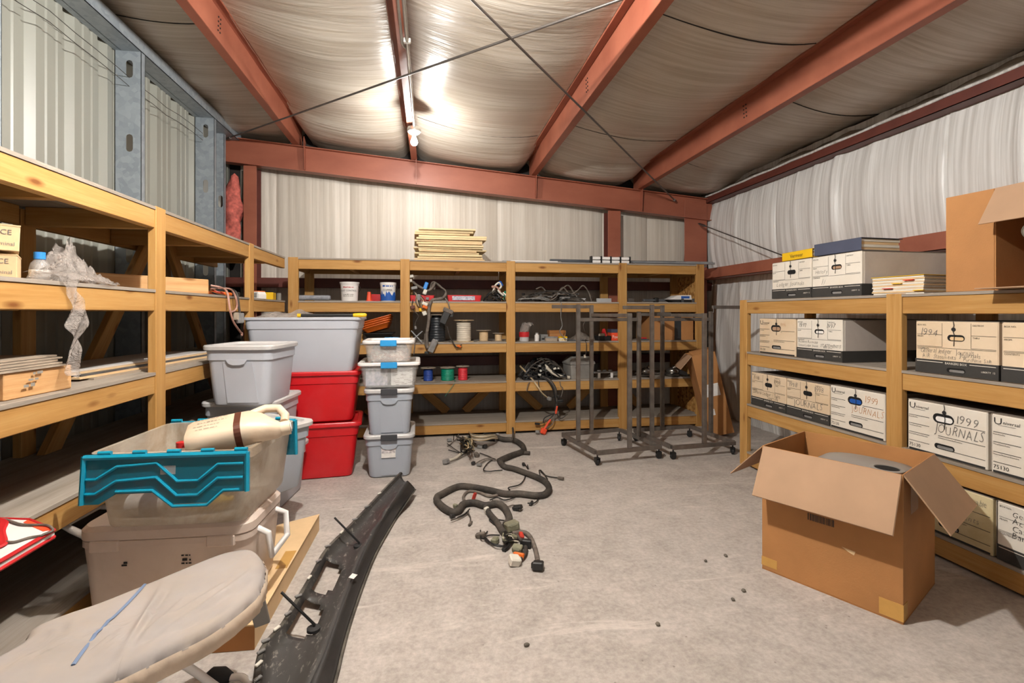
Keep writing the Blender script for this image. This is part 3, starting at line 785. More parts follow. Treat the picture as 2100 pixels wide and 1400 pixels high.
# ------------------------------------------------------------------ cartons
def carton(label, loc, rz, w, d, h, flaps, th=.005, rot=None, name='cardboard_box', fl=None, printed=None, base=True):
    """open carton: local x width, y depth; flaps = outward angle per side (front, right, back, left), 0 = upright, 180 = folded flat down"""
    t = thing(name, label, 'box', loc, rz, rot=rot); e = th
    MB().box(-w / 2, w / 2, 0, e, e, h, b=.001).build('front_panel', 'card', t); MB().box(-w / 2, w / 2, d - e, d, e, h, b=.001).build('back_panel', 'card', t)
    MB().box(-w / 2, -w / 2 + e, e, d - e, e, h, b=.001).build('side_panel', 'card', t); MB().box(w / 2 - e, w / 2, e, d - e, e, h, b=.001).build('side_panel', 'card', t)
    if base: MB().box(-w / 2, w / 2, 0, d, 0, e).build('base', 'card_dark', t)
    L = fl or d / 2
    for side, ang in zip('frbl', flaps):
        if ang is None: continue
        wd = (w if side in 'fb' else d) - .008
        m = MB(); m.box(-wd / 2, wd / 2, -e / 2, 0, 0, L, b=.001); m.box(-wd / 2 + .002, wd / 2 - .002, 0, e / 2, 0.002, L - .002)
        org = {'f': (0, e / 2, h), 'b': (0, d - e / 2, h), 'r': (w / 2 - e / 2, d / 2, h), 'l': (-w / 2 + e / 2, d / 2, h)}[side]
        rz2 = {'f': 0, 'r': PI / 2, 'b': PI, 'l': -PI / 2}[side]
        o = m.build('flap', 'card_inside', t); o.matrix_local = Matrix.Translation(org) @ Matrix.Rotation(rz2, 4, 'Z') @ Matrix.Rotation(R(ang), 4, 'X')
    return t
A = Vector((1.80, 1.62, 0)); B = Vector((1.545, 2.09, 0)); mid = (A + B) / 2
cb = carton('big open cardboard box with flaps out, standing on the concrete floor', mid, math.atan2(A.y - B.y, A.x - B.x), .535, .47, .577, (152, 143, 175, 137))
m = MB(); random.seed(2)
xx = -.07
while xx < .03: wv = rnd(.0015, .004); m.box(xx, xx + wv, -.0012, 0, .295, .325); xx += wv + rnd(.0015, .004)
m.build('barcode', 'band_black', cb)
m = MB(); greek(m, -.11, .345, .18, .008); greek(m, -.09, .332, .12, .007); m.build('printed_lettering', 'card_dark', cb)
MB().box(-.269, -.20, -.0014, .0, .02, .06).build('tape_patch', 'tape', cb); MB().box(.19, .269, -.0014, .0, .01, .075).build('tape_patch', 'tape', cb); MB().box(.267, .2692, .0, .05, .01, .075).build('tape_patch', 'tape', cb)
MB().add([(.06, -.0016, .225), (.11, -.0016, .222), (.105, -.0016, .205), (.085, -.002, .212)], [(0, 1, 2, 3)]).build('torn_patch', 'card_pale', cb)
MB().box(.2672, .2686, .10, .20, .40, .52).build('tape_strip', 'clear_plastic', cb)
# grey moulded housing inside the carton
mw = cb.matrix_basis
g = thing('moulded_housing', 'grey plastic moulded housing with round dark hole inside the open carton', 'housing', mw @ Vector((.06, .26, .006)), cb.rotation_euler.z)
def hb(w, d, z, r): return ringz(w, d, r, z, 5)
MB().loft([hb(.30, .26, 0, .05), hb(.36, .30, .18, .07), hb(.385, .35, .42, .09), hb(.38, .35, .485, .10), hb(.34, .31, .515, .10), hb(.26, .22, .527, .09)]).build('shell', 'grey_moulded', g, smooth=50)
MB().lathe([(.062, 0), (.062, .012), (.047, .014), (.045, -.01)], 24, Matrix.Translation((.10, -.045, .517))).build('collar', 'grey_moulded', g, smooth=40)
MB().lathe([(.044, 0), (.0, .001)], 24, Matrix.Translation((.10, -.045, .5285))).build('dark_opening', 'hole', g)
# carton lying open on the top right shelf
t = thing('cardboard_box', 'open brown carton lying on its side at the right end of the top shelf', 'box', (2.475, 1.50, 1.3015), 0)
e = .005
W2, H2, D2 = .42, .452, .42    # opening along y (0 = far edge at y=+.30), faces -x
MB().box(0, D2, .295, .30, 0, H2).build('side_panel', 'card', t); MB().box(0, D2, -.13, -.125, 0, H2).build('side_panel', 'card', t)
MB().box(0, D2, -.125, .295, 0, e).build('bottom_panel', 'card_dark', t); MB().box(0, D2, -.125, .295, H2 - e, H2).build('top_panel', 'card', t); MB().box(D2 - e, D2, -.125, .295, e, H2 - e).build('back_panel', 'card_dark', t)
o = MB().box(0, .19, -e / 2, e / 2, 0, H2, b=.001).build('flap', 'card', t); o.matrix_local = Matrix.Translation((0, .30, 0)) @ Matrix.Rotation(R(97), 4, 'Z')
o = MB().box(0, .19, -.21, .21, -e / 2, e / 2, b=.001).build('flap', 'card_inside', t); o.matrix_local = Matrix.Translation((0, .085, H2)) @ Matrix.Rotation(R(180), 4, 'Z') @ Matrix.Rotation(R(60), 4, 'Y')
o = MB().box(0, .20, -e / 2, e / 2, 0, H2, b=.001).build('flap', 'card', t); o.matrix_local = Matrix.Translation((-.003, -.128, 0)) @ Matrix.Rotation(R(146), 4, 'Z')
o = MB().box(0, .13, -.20, .20, -e / 2, e / 2, b=.001).build('flap', 'card_inside', t); o.matrix_local = Matrix.Translation((0, .085, e / 2 + .003)) @ Matrix.Rotation(PI, 4, 'Z')
tag(MB().lathe([(.034, 0), (.034, .55), (.030, .55), (.030, 0)], 20, cap0=False, cap1=False).build('paper_roll', 'paper', None, (2.24, 1.50, 1.51), (R(-10), R(76), R(8)), smooth=40), 'roll of white paper poking out of the carton on the right shelf', 'paper roll')
# carton leaning beside the right end of the back shelf
def leaning():
    t = thing('cardboard_box', 'narrow brown carton leaning against the right wall beside the wheeled racks', 'box', (2.80, 4.36, .0), 0)
    dv = Vector((-.16, .18, 0)); a = Matrix.Rotation(R(-18), 4, 'Z') @ Matrix.Rotation(R(0), 4, 'X') @ Matrix.Rotation(R(-13), 4, 'Y')
    parts = [('side_panel', 'card', (-.11, -.105, 0, .34, 0, .80)), ('side_panel', 'card', (.105, .11, 0, .34, 0, .80)), ('front_panel', 'card', (-.105, .105, 0, .005, 0, .80)), ('back_panel', 'card', (-.105, .105, .335, .34, 0, .80)), ('base', 'card_dark', (-.105, .105, .005, .335, 0, .005))]
    for nm, mt, q in parts:
        o = MB().box(*q).build(nm, mt, t); o.matrix_local = a
    o = MB().box(-.10, .10, -.0015, 0, .33, .45).build('shipping_label', 'label_white', t); o.matrix_local = a @ Matrix.Translation((.0, 0, .05)) @ Matrix.Scale(.7, 4, (1, 0, 0))
    o = MB().box(-.05, .0, -.0015, 0, .20, .26).build('small_label', 'label_white', t); o.matrix_local = a @ Matrix.Translation((-.02, 0, 0))
    o = MB().box(-.17, 0, .0, .33, -.0025, .0025).build('flap', 'card_inside', t); o.matrix_local = a @ Matrix.Translation((-.108, .0, .80)) @ Matrix.Rotation(R(-38), 4, 'Y')
    o = MB().box(-.10, .10, 0, .16, -.0025, .0025).build('flap', 'card', t); o.matrix_local = a @ Matrix.Translation((0, .0, .80)) @ Matrix.Rotation(R(12), 4, 'X')
    bpy.context.view_layer.update()
    low = min((p.matrix_world @ v.co).z for p in t.children for v in p.data.vertices); t.location.z -= low
leaning()

# ------------------------------------------------------------------ wheeled racks
def caster(t, x, y, rot):
    c = thing('x', 'x', 'x'); bpy.data.objects.remove(c)
    m = MB(); m.lathe([(.021, -.011), (.025, -.007), (.025, .007), (.021, .011)], 18, Matrix.Translation((x, y, .025)) @ Matrix.Rotation(rot, 4, 'Z') @ Matrix.Rotation(PI / 2, 4, 'X'))
    w = m.build('caster', 'rubber', t, smooth=40)
    k = MB(); mm = Matrix.Translation((x, y, 0)) @ Matrix.Rotation(rot, 4, 'Z')
    k.box(-.020, .020, -.018, -.013, .02, .056, m=mm); k.box(-.020, .020, .013, .018, .02, .056, m=mm); k.box(-.020, .020, -.018, .018, .054, .06, m=mm); k.tube([mm @ Vector((0, 0, .06)), mm @ Vector((0, 0, .084))], .006, 6)
    tag(k.build('fork', 'black', w), kind=None)
def rack(label, A, B, C, D, arms, seed):
    """four-way garment rack: square base bars on casters, uprights at the bar middles, crossing top bars and outreaching arms"""
    cen = (A + B + C + D) / 4; t = thing('garment_rack', label, 'rack', cen, group='wheeled four-way metal racks')
    P = [p - cen for p in (A, B, C, D)]; zb = .10
    for i in range(4):
        p, q = P[i], P[(i + 1) % 4]; d = (q - p).normalized()
        a, b = (p, q) if i % 2 else (p + d * .018, q - d * .018)
        timber('base_bar', t, (a.x, a.y, zb), (b.x, b.y, zb), .032, .032, 'iron_bare', b=.002)
    for i, p in enumerate(P): caster(t, p.x * .96, p.y * .96, seed + i * 1.3)
    mids = [(P[i] + P[(i + 1) % 4]) / 2 for i in range(4)]
    hs = [1.275, 1.20, 1.215, 1.275]
    for mpt, hh in zip(mids, hs): timber('upright', t, (mpt.x, mpt.y, .116), (mpt.x, mpt.y, hh), .032, .032, 'iron_bare', up=(0, 1, 0), b=.002)
    timber('top_bar', t, (mids[0].x, mids[0].y, 1.145), (mids[2].x, mids[2].y, 1.145), .030, .026, 'iron_bare', b=.002)
    timber('top_bar', t, (mids[1].x, mids[1].y, 1.182), (mids[3].x, mids[3].y, 1.182), .030, .026, 'iron_bare', b=.002)
    for i, L, zz in arms:
        d = mids[i].normalized(); a = mids[i] + d * .014; b = mids[i] + d * L
        timber('arm', t, (a.x, a.y, zz), (b.x, b.y, zz), .030, .018, 'iron_bare', b=.002)
        MB().tube([(a.x, a.y, zz - .05), (a.x, a.y, zz + .0)], .004, 6).build('thumb_screw', 'rod', t, loc=(0, -.02, 0))
A_, B_, C_, D_ = [Vector(v) for v in ((1.19, 4.33, 0), (1.30, 3.71, 0), (1.885, 3.80, 0), (1.775, 4.42, 0))]
rack('bare metal four-way rack on casters, the left one of two', A_, B_, C_, D_, [(0, .24, 1.255), (2, .33, 1.19), (3, .30, 1.26)], .4)
A_, B_, C_, D_ = [Vector(v) for v in ((1.90, 4.38, 0), (1.965, 3.755, 0), (2.56, 3.81, 0), (2.50, 4.435, 0))]
rack('bare metal four-way rack on casters, the right one beside the leaning carton', A_, B_, C_, D_, [(0, .28, 1.25), (2, .34, 1.255), (3, .22, 1.255)], 1.7)

# ------------------------------------------------------------------ storage totes
def tote(label, loc, rz, w, d, h, mat, lid=None, taper=.86, panel=True, group=None, latch=None, tilt=None, open_top=False, sticker=False, name='storage_tote', lidmat=None):
    """moulded tote: tapered body with shoulder step and rolled rim; lid recessed in the middle"""
    t = thing(name, label, 'tote', loc, rz, group=group, rot=tilt)
    bw, bd = w * taper, d * (taper - .02); r = .045
    def lerp(z): k = z / h; return bw + (w * .955 - bw) * k, bd + (d * .945 - bd) * k
    rings = [ringz(bw - .03, bd - .03, r, 0), ringz(bw - .006, bd - .006, r, .008), ringz(bw, bd, r, .02)]
    for k in (.30, .62): a, b = lerp(h * k); rings.append(ringz(a, b, r, h * k))
    a, b = lerp(h * .78); rings += [ringz(a, b, r, h * .78), ringz(a + .014, b + .014, r, h * .795), ringz(w * .965, d * .955, r, h * .90)]
    rings += [ringz(w * .965, d * .955, r, h * .955), ringz(w, d, r, h * .955), ringz(w, d, r, h * .99), ringz(w - .006, d - .006, r, h)]
    if open_top:
        rings += [ringz(w - .03, d - .03, r, h)]; a, b = lerp(h * .6); rings += [ringz(a - .01, b - .01, r, h * .6), ringz(bw - .012, bd - .012, r, .012)]
    MB().loft(rings).build('body', mat, t, smooth=35)
    if panel:                                           # moulded centre panel on both ends / front
        for sg in (-1, 1):
            m = MB(); x0 = w * .17
            def yy(z): return sg * (lerp(z)[1] / 2 + .004)
            ps = [(-x0 * 1.25, h * .76), (x0 * 1.25, h * .76), (x0 * 1.7, .02), (-x0 * 1.0, .02)]
            fr = [(x, yy(z), z) for x, z in ps]; bk = [(x, yy(z) - sg * .012, z) for x, z in ps]
            m.add(fr + bk, [(0, 1, 2, 3), (7, 6, 5, 4)] + [(j, (j + 1) % 4, (j + 1) % 4 + 4, j + 4) for j in range(4)]); m.build('moulded_panel', mat, t)
            m = MB(); m.prism([(-.06, 0), (.06, 0), (.045, -.022), (.02, -.03), (-.02, -.03), (-.045, -.022)], yy(h * .78) - sg * .012, yy(h * .78) + sg * .012, 'y', Matrix.Translation((0, 0, h * .80))); m.build('grip', mat, t)
    if lid:
        L = [ringz(w + .004, d + .004, r, h * .965), ringz(w + .014, d + .014, r + .005, h * .97), ringz(w + .016, d + .016, r + .005, h + .008), ringz(w + .006, d + .006, r, h + .016), ringz(w - .05, d - .05, r, h + .016), ringz(w - .062, d - .062, r, h + .003)]
        MB().loft(L).build('lid', lid, t, smooth=35)
    if latch:
        for sg in (-1, 1):
            la = MB().box(-.058, .058, sg * (d / 2 + .004), sg * (d / 2 + .018), h - .025, h + .02, b=.004).build('latch', latch, t, smooth=40)
    if sticker:
        o = MB().box(-.05, .05, -.0015, 0, 0, .07).build('sticker', 'label_white', t, loc=(-.005, -lerp(h * .65)[1] / 2 - .006, h * .50), rot=(R(4), 0, 0))
        m = MB(); greek(m, -.045, .018, .05, .006); greek(m, -.045, .008, .03, .006); greek(m, .02, .010, .025, .012); m.build('lettering', 'red_plastic', o); MB().box(-.048, .048, -.0022, -.0016, .034, .066).build('picture', 'print_mix', o)
    return t
G = 'grey lidded totes in the left stack'
# left stack
tote('plain grey tote underneath the left stack of totes', (-1.06, 3.40, 0), -.1, .42, .50, .315, 'tote_grey', 'tote_lid')
tote('lower grey lidded tote in the left stack, wide pale lid', (-1.10, 3.38, .332), -.12, .42, .46, .325, 'tote_grey', 'tote_lid', taper=.88)
tote('topmost grey lidded tote of the left stack, beside the shelf rail', (-1.065, 3.25, .662), -.12, .385, .42, .338, 'tote_grey', 'tote_lid', taper=.84)
tote('low grey tote hidden under the tote behind the jug', (-1.03, 2.93, 0), R(-35), .34, .30, .232, 'tote_grey2', 'tote_lid')
t = tote('grey lidded tote with dark lid strip, right behind the white jug', (-.94, 2.83, .251), R(-35), .46, .44, .345, 'tote_grey2', 'tote_lid', taper=.82, panel=False)
MB().box(.02, .17, .12, .15, .348, .356).build('lid_strip', 'latch_dark', t)
# red stack with the big grey tote
tote('lower red tote standing on the floor', (-.905, 3.92, 0), .10, .78, .44, .39, 'tote_red', 'tote_red', taper=.85, panel=False)
tote('upper red tote between the lower red tote and big grey tote', (-.90, 3.93, .408), .07, .78, .44, .355, 'tote_red', 'tote_red', taper=.85, panel=False)
bt = tote('big open grey tote on top of the red totes', (-.895, 3.92, .77), .02, .80, .46, .40, 'tote_grey', None, taper=.84, panel=False, open_top=True)
# latch totes
tote('grey latch tote with price sticker standing on the floor', (-.29, 3.88, 0), .02, .352, .45, .305, 'tote_grey2', 'tote_lid', taper=.83, latch='latch_dark', sticker=True)
tote('grey latch tote stacked second from the floor, dark latch', (-.29, 3.88, .309), .02, .345, .44, .325, 'tote_grey2', 'tote_lid', taper=.83, latch='latch_dark')
def clear_bin(label, loc, rz, w, d, h, contents):
    t = tote(label, loc, rz, w, d, h, 'clear_plastic', 'white_plastic', taper=.86, panel=False, latch='latch_blue', open_top=True, name='clear_bin')
    t['category'] = 'bin'
    contents(t, w * .80, d * .78, h); return t
def c_cards(t, w, d, h):
    for x, mt in ((-.5, 'print_mix'), (.02, 'label_white')):
        MB().box(x * w + .004, x * w + w * .46, -d / 2, d / 2, .02, h * .80, b=.002).build('packed_papers', mt, t)
    m = MB(); random.seed(8)
    for k in range(26): x = rnd(.04, .44) * w; z = rnd(.12, .75) * h; hl(m, x, x + rnd(.01, .04), z, .003, -d / 2 - .001)
    m.build('printed_lines', 'ink_faint', t)
def c_shred(t, w, d, h):
    random.seed(6)
    def fn(u, v):
        a = v * 2 * PI; x = math.cos(a) * (abs(math.cos(a)) ** -.35 if abs(math.cos(a)) > .05 else 1); y = math.sin(a) * (abs(math.sin(a)) ** -.35 if abs(math.sin(a)) > .05 else 1)
        s1 = 1 - u ** 4; return (x * w * .49 * s1, y * d * .48 * s1, .02 + h * .68 * min(1, u * 1.5) + .010 * math.sin(v * 37 + u * 9))
    MB().grid(fn, 10, 40).build('shredded_paper', 'confetti', t, smooth=60)
    for k in range(60):
        pass
    m = MB()
    for k in range(90):
        x, z = rnd(-.46, .46) * w, rnd(.1, .72) * h
        m.tube([(x, -d * .49 - .004, z), (x + rnd(-.02, .02), -d * .49 - .007, z + rnd(-.01, .01)), (x + rnd(-.03, .03), -d * .49 - .005, z + rnd(-.012, .012))], .0018, 4)
    tag(m.build('paper_strips', 'wire_pink', t), kind='stuff')
clear_bin('clear bin of papers with white lid and blue latch, on the grey latch totes', (-.29, 3.88, .652), .02, .43, .46, .175, c_cards)
clear_bin('topmost clear bin of shredded paper with white lid and blue latch', (-.295, 3.88, .835), .02, .36, .42, .150, c_shred)
# ------------------------------------------------------------------ left foreground: flat carton, cooler, teal-lid bin, jug
t = thing('flat_carton', 'long flat cardboard carton lying on the floor under the white cooler', 'box', (0, 0, 0))
poly = [(-.615, 1.885), (-.600, 2.865), (-.776, 2.76), (-1.06, 2.52), (-1.06, 1.905)]
MB().prism(poly, .0, .088, 'z').build('body', 'card_pale', t)
MB().prism([(x * 1.0 + (.003 if x > -.8 else 0), y) for x, y in poly], .0882, .0895, 'z').build('top_sheet', 'card_pale', t)
MB().add([(-.613, 1.8825, .002), (-.613, 1.8825, .086), (-1.055, 1.902, .086), (-1.055, 1.902, .002)], [(0, 1, 2, 3)]).build('end_flap', 'card_dark', t)
MB().box(-.66, -.612, 2.28, 2.44, .0896, .0905).build('tape_strip', 'tape', t)
ck = thing('cooler', 'dirty white cooler chest with swing handles under the teal-lidded bin', 'cooler', (-.955, 2.185, .0905), R(-3))
w, d, h = .60, .37, .335
MB().loft([ringz(w * .90, d * .88, .04, 0), ringz(w * .92, d * .9, .05, .012), ringz(w * .965, d * .955, .055, h * .55), ringz(w * .985, d * .98, .055, h * .76), ringz(w, d, .055, h * .765), ringz(w, d, .055, h * .83), ringz(w - .012, d - .012, .05, h * .835)]).build('body', 'cooler', ck, smooth=30)
lid = MB().loft([ringz(w - .002, d - .002, .055, h * .838), ringz(w + .006, d + .006, .06, h * .85), ringz(w + .006, d + .006, .06, h * .94), ringz(w - .02, d - .02, .055, h * .985), ringz(w - .06, d - .05, .05, h)]).build('lid', 'cooler', ck, smooth=30)
for sx_ in (-.20, .20): MB().box(sx_ - .05, sx_ + .05, -d / 2 - .007, -d / 2 + .01, h * .72, h * .845, b=.004).build('hinge', 'cooler', lid)
for sg in (-1, 1):
    x0 = sg * (w / 2 + .002)
    pts = [(x0 - sg * .01, -.095, h * .80), (x0 + sg * .035, -.10, h * .74), (x0 + sg * .045, -.09, h * .46), (x0 + sg * .045, .09, h * .46), (x0 + sg * .035, .10, h * .74), (x0 - sg * .01, .095, h * .80)]
    if sg < 0: pts = [(x0 + .01, -.12, h * .80), (x0 - .05, -.12, h * .90), (x0 - .095, -.10, h * .93), (x0 - .095, .085, h * .93), (x0 - .05, .10, h * .90), (x0 + .01, .10, h * .80)]
    MB().tube(pts, .0125, 8).build('handle', 'white_plastic', ck, smooth=50)
m = MB(); greek(m, -.145, h * .55, .022, .009, -d * .488); greek(m, -.138, h * .575, .016, .008, -d * .488); m.build('black_smudge', 'ink', ck)
m = MB(); greek(m, .06, h * .54, .035, .008, -d * .490); greek(m, .063, h * .575, .03, .01, -d * .490); greek(m, .06, h * .63, .032, .007, -d * .492); m.build('black_smudge', 'ink', ck)

tb = thing('flip_lid_bin', 'cloudy plastic bin with hanging teal flip lids on the cooler', 'bin', (-.905, 2.20, .427), R(-3))
w, d, h = .55, .51, .275
rg = [ringz(w * .86, d * .86, .045, 0), ringz(w * .88, d * .88, .05, .01), ringz(w * .965, d * .965, .045, h * .86), ringz(w, d, .04, h * .88), ringz(w, d, .04, h), ringz(w - .03, d - .03, .04, h), ringz(w * .945, d * .945, .04, h * .84), ringz(w * .865, d * .865, .045, .012)]
MB().loft(rg).build('body', 'bin_clear', tb, smooth=35)
def flap(side, ang):
    wd, L, e = w - .01, .165, .005
    edge = [(-wd / 2, .0), (wd / 2, .0), (wd / 2 + .004, -L * .84), (wd * .36, -L * .84), (wd * .26, -L * 1.05), (wd * .05, -L * 1.05), (-wd * .08, -L * .80), (-wd * .30, -L * .80), (-wd * .40, -L * 1.0), (-wd / 2, -L * 1.0)]
    mt = Matrix.Translation((0, -d / 2 - .008, h - .004)) @ Matrix.Rotation(R(ang), 4, 'X')
    if side == 'b': mt = Matrix.Rotation(PI, 4, 'Z') @ mt
    f = MB().prism(edge, -e, 0, 'y').build('lid_flap', 'teal', tb); f.matrix_local = mt
    def rib(pts, r=.006): MB().tube([(x, -e - .001, z) for x, z in pts], r, 6).build('rib', 'teal_solid', f, smooth=50)
    rib([(-wd / 2, -.004), (wd / 2, -.004)], .010); rib([(wd / 2, 0), (wd / 2 + .004, -L * .84)], .009); rib([(-wd / 2, 0), (-wd / 2, -L)], .009)
    for k, q in enumerate((.30, .60, .82)):
        off = -L * q
        rib([(-wd * .48, off - .03), (-wd * .42, off - .03), (-wd * .30, off + .012), (-wd * .06, off + .02), (wd * .07, off - .045), (wd * .20, off - .045), (wd * .32, off + .01), (wd * .48, off + .01)] if k < 2 else [(-wd * .30, off + .012), (-wd * .08, off + .012), (wd * .05, off - .045), (wd * .26, off - .045), (wd * .36, off + .004), (wd * .46, off + .004)])
    for k in range(5): MB().tube([(-wd * .42 + k * wd * .21, -.004, .010), (-wd * .42 + k * wd * .21 + wd * .08, -.004, .010)], .007, 8).build('hinge_knuckle', 'teal_solid', f, smooth=50)
    o = MB().box(-.02, .03, -e - .001, -e, -.07, -.04).build('sticker', 'clear_plastic', f)
flap('f', -5); flap('b', -4)
def inbin(name, lab, cat, loc, fn):
    t = thing(name, lab, cat, tb.matrix_basis @ Vector(loc), 0); fn(t)
inbin('bottle_pack', 'clear pack with two red caps standing inside the teal-lidded bin', 'bottle', (-.03, -.08, .012), lambda t: (MB().lathe([(.05, 0), (.055, .01), (.055, .20), (.03, .235), (.0, .236)], 14).build('body', 'clear_plastic', t, smooth=40), MB().lathe([(.02, .236), (.02, .256), (0, .257)], 12, Matrix.Translation((-.018, 0, 0))).build('cap', 'red_plastic', t, smooth=40), MB().lathe([(.018, .22), (.018, .24), (0, .241)], 12, Matrix.Translation((.022, -.02, 0))).build('cap', 'red_plastic', t, smooth=40)))
inbin('oil_bottle', 'yellow labelled bottle lying in the teal-lidded bin', 'bottle', (.07, -.13, .055), lambda t: (MB().tube([(-.10, 0, 0), (.06, 0, 0), (.085, 0, 0), (.10, 0, 0)], [.04, .04, .02, .016], 12).build('body', 'yellow', t, smooth=40), MB().tube([(.10, 0, 0), (.13, 0, 0)], .018, 10).build('cap', 'black', t)))
inbin('spray_bottle', 'white bottle with dark label lying in the teal-lidded bin', 'bottle', (-.12, -.14, .053), lambda t: (MB().tube([(-.08, 0, 0), (.05, 0, 0), (.07, 0, 0), (.085, 0, 0)], [.038, .038, .02, .014], 12).build('body', 'white_plastic', t, smooth=40), MB().tube([(-.03, 0, 0), (.03, 0, 0)], .0388, 12).build('label_band', 'blue_binder', t)))
# jug across the rim
jg = thing('plastic_jug', 'stained cream plastic jug with brown band lying across the bin rim', 'jug', (-.735, 2.07, .745), 0, rot=(R(14), R(-9), R(14)))
def jr(x, hy, hz, cz=0.0, cy=0.0):
    return [(x, cy + y, cz + z) for y, z in rrect(hy, hz, min(hy, hz) * .38, 4)]
MB().loft([jr(-.17, .10, .06), jr(-.165, .15, .085), jr(-.145, .165, .10), jr(.0, .165, .10), jr(.045, .16, .098), jr(.09, .13, .085, -.006, -.01), jr(.135, .075, .065, -.018, -.03), jr(.152, .05, .05, -.02, -.035)]).build('body', 'jug', jg, smooth=45)
MB().tube([(.152, -.035, -.02), (.185, -.036, -.02)], .028, 16).build('cap', 'jug', jg, smooth=40)
MB().lathe([(.018, 0), (.018, .003), (.012, .003)], 16, Matrix.Translation((.186, -.036, -.02)) @ Matrix.Rotation(PI / 2, 4, 'Y')).build('cap_ring', 'white_plastic', jg)
MB().loft([jr(-.005, .167, .102), jr(.018, .167, .102)], False, False).build('band', 'brown', jg)
MB().tube([(.05, .075, .02), (.10, .095, .024), (.15, .085, .016), (.17, .04, 0), (.165, .0, -.01)], .017, 10).build('handle', 'jug', jg, smooth=50)
m = MB(); mt = Matrix.Translation((0, 0, 0)) @ Matrix.Rotation(-PI / 2, 4, 'X') @ Matrix.Rotation(0, 4, 'Z')
for k in range(4): greek(m, -.14 + .01 * (k % 2), .045 - k * .028, .11 - .012 * k, .008, -.0512, mt)
m.build('printed_lettering', 'flange_card', jg)

# ------------------------------------------------------------------ ironing board in the foreground
ZB = .42
tp = [(0, 1345), (70, 1288), (130, 1262), (200, 1238), (320, 1190), (440, 1141), (485, 1129), (512, 1128), (530, 1140), (537, 1160), (531, 1190), (510, 1222), (430, 1282), (340, 1327), (250, 1370), (190, 1402)]
out = [onZ(x, y, ZB) for x, y in tp]
ax = ((out[0] + out[-1]) / 2 - (out[8])).normalized()
e0, e1 = out[0] + ax * .42, out[-1] + ax * .42
out = [e0] + out + [e1]
cen = sum(out, Vector()) / len(out)
ib = thing('ironing_board', 'folded ironing board with loose white cover in the left foreground', 'ironing board', (cen.x, cen.y, 0))
loc = [(p.x - cen.x, p.y - cen.y) for p in out]
# refine outline
dense = [(p.x, p.y) for p in spline([(x, y, 0) for x, y in loc], 9)]
def scl(k): return [(x * k, y * k) for x, y in dense]
def offs(dist, z, jit=0.0, sd=0):
    random.seed(sd); n = len(dense); r2 = []
    for i, (x, y) in enumerate(dense):
        a, b = dense[(i - 1) % n], dense[(i + 1) % n]; tx, ty = b[0] - a[0], b[1] - a[1]; L = math.hypot(tx, ty) or 1
        nx, ny = ty / L, -tx / L
        if nx * x + ny * y < 0: nx, ny = -nx, -ny
        j = jit * math.sin(i * 1.7 + sd) + jit * .6 * math.sin(i * .73)
        r2.append((x + nx * (dist + j), y + ny * (dist + j), z + j * .6))
    return r2
# top surface: fan of rings so folds can show
axl = Vector((ax.x, ax.y)); perp = Vector((-ax.y, ax.x))
def fold_z(x, y):
    u = x * axl.x + y * axl.y; v = x * perp.x + y * perp.y
    p = Vector((x, y)); z = .003 * math.sin(u * 13)
    for a, b, amp, wd in CRE:
        d = b - a; k = (p - a).dot(d) / d.length_squared
        if -.15 < k < 1.15:
            q = abs((p - a).dot(Vector((-d.y, d.x)).normalized())); z += amp * math.exp(-(q / wd) ** 2) * math.sin(PI * min(1, max(0, (k + .15) / 1.3))) ** .6
    return z
def _zb(zx, zy): p = onZ(zx / 3.5, 1080 + zy / 3.5, ZB); return Vector((p.x - cen.x, p.y - cen.y))
CRE = [(_zb(*a), _zb(*b), amp, wd) for a, b, amp, wd in (((900, 900), (1200, 380), .010, .010), ((960, 830), (1190, 480), -.008, .008), ((1030, 820), (1330, 520), .009, .010), ((1100, 740), (1600, 420), .009, .009), ((1150, 800), (1850, 300), .010, .012), ((770, 900), (780, 700), .007, .007), ((830, 890), (860, 740), .008, .007), ((700, 890), (690, 760), .007, .007), ((500, 860), (520, 700), .006, .008), ((1000, 850), (1560, 620), -.009, .012), ((430, 900), (380, 760), .007, .008), ((250, 850), (60, 1120), .006, .006), ((370, 870), (250, 1130), .008, .006), ((1300, 700), (1750, 420), -.006, .010))]
m = MB(); rings = []
for k in [.01 + .037 * j for j in range(26)]: rings.append([(x * k, y * k, ZB + .004 + fold_z(x * k, y * k) * min(1, (1 - k) * 8)) for x, y in dense])
rings.append([(x, y, ZB) for x, y in dense])
rings += [offs(.006, ZB - .010), offs(.010, ZB - .022, .003, 1)]
m.loft(rings, cap0=True, cap1=False); m.build('cover', 'fabric_white', ib, smooth=60)
m = MB(); m.loft([offs(.011, ZB - .018, .001, 2), offs(.016, ZB - .028, .0015, 2), offs(.014, ZB - .062, .003, 4), offs(-.012, ZB - .078, .003, 4), offs(-.03, ZB - .07, .002, 4)], cap0=False, cap1=False); m.build('hem', 'fabric_edge', ib, smooth=60)
MB().prism([(x * .965, y * .965) for x, y in dense], ZB - .045, ZB - .020, 'z').build('board', 'white_plastic', ib)
def ibp(px, py, z=ZB): p = onZ(px, py, z); return Vector((p.x - cen.x, p.y - cen.y, z))
MB().tube([q + Vector((0, 0, .006 + fold_z(q.x, q.y))) for q in spline([ibp(x, y, ZB) for x, y in ((297, 1200), (262, 1240), (215, 1290), (180, 1330), (163, 1352), (150, 1370))], 6)], .0045, 6, flat=.5).build('blue_stripe', 'blue_cord', ib)
a = ibp(520, 1205, ZB - .03); b = ibp(538, 1278, .22)
timber('leg_bracket', ib, a + Vector((0, .0, 0)), b, .045, .016, 'grey_moulded', up=(1, .4, 0))
f1 = onZ(470, 1388, .03); f1 = Vector((f1.x - cen.x, f1.y - cen.y, .028))
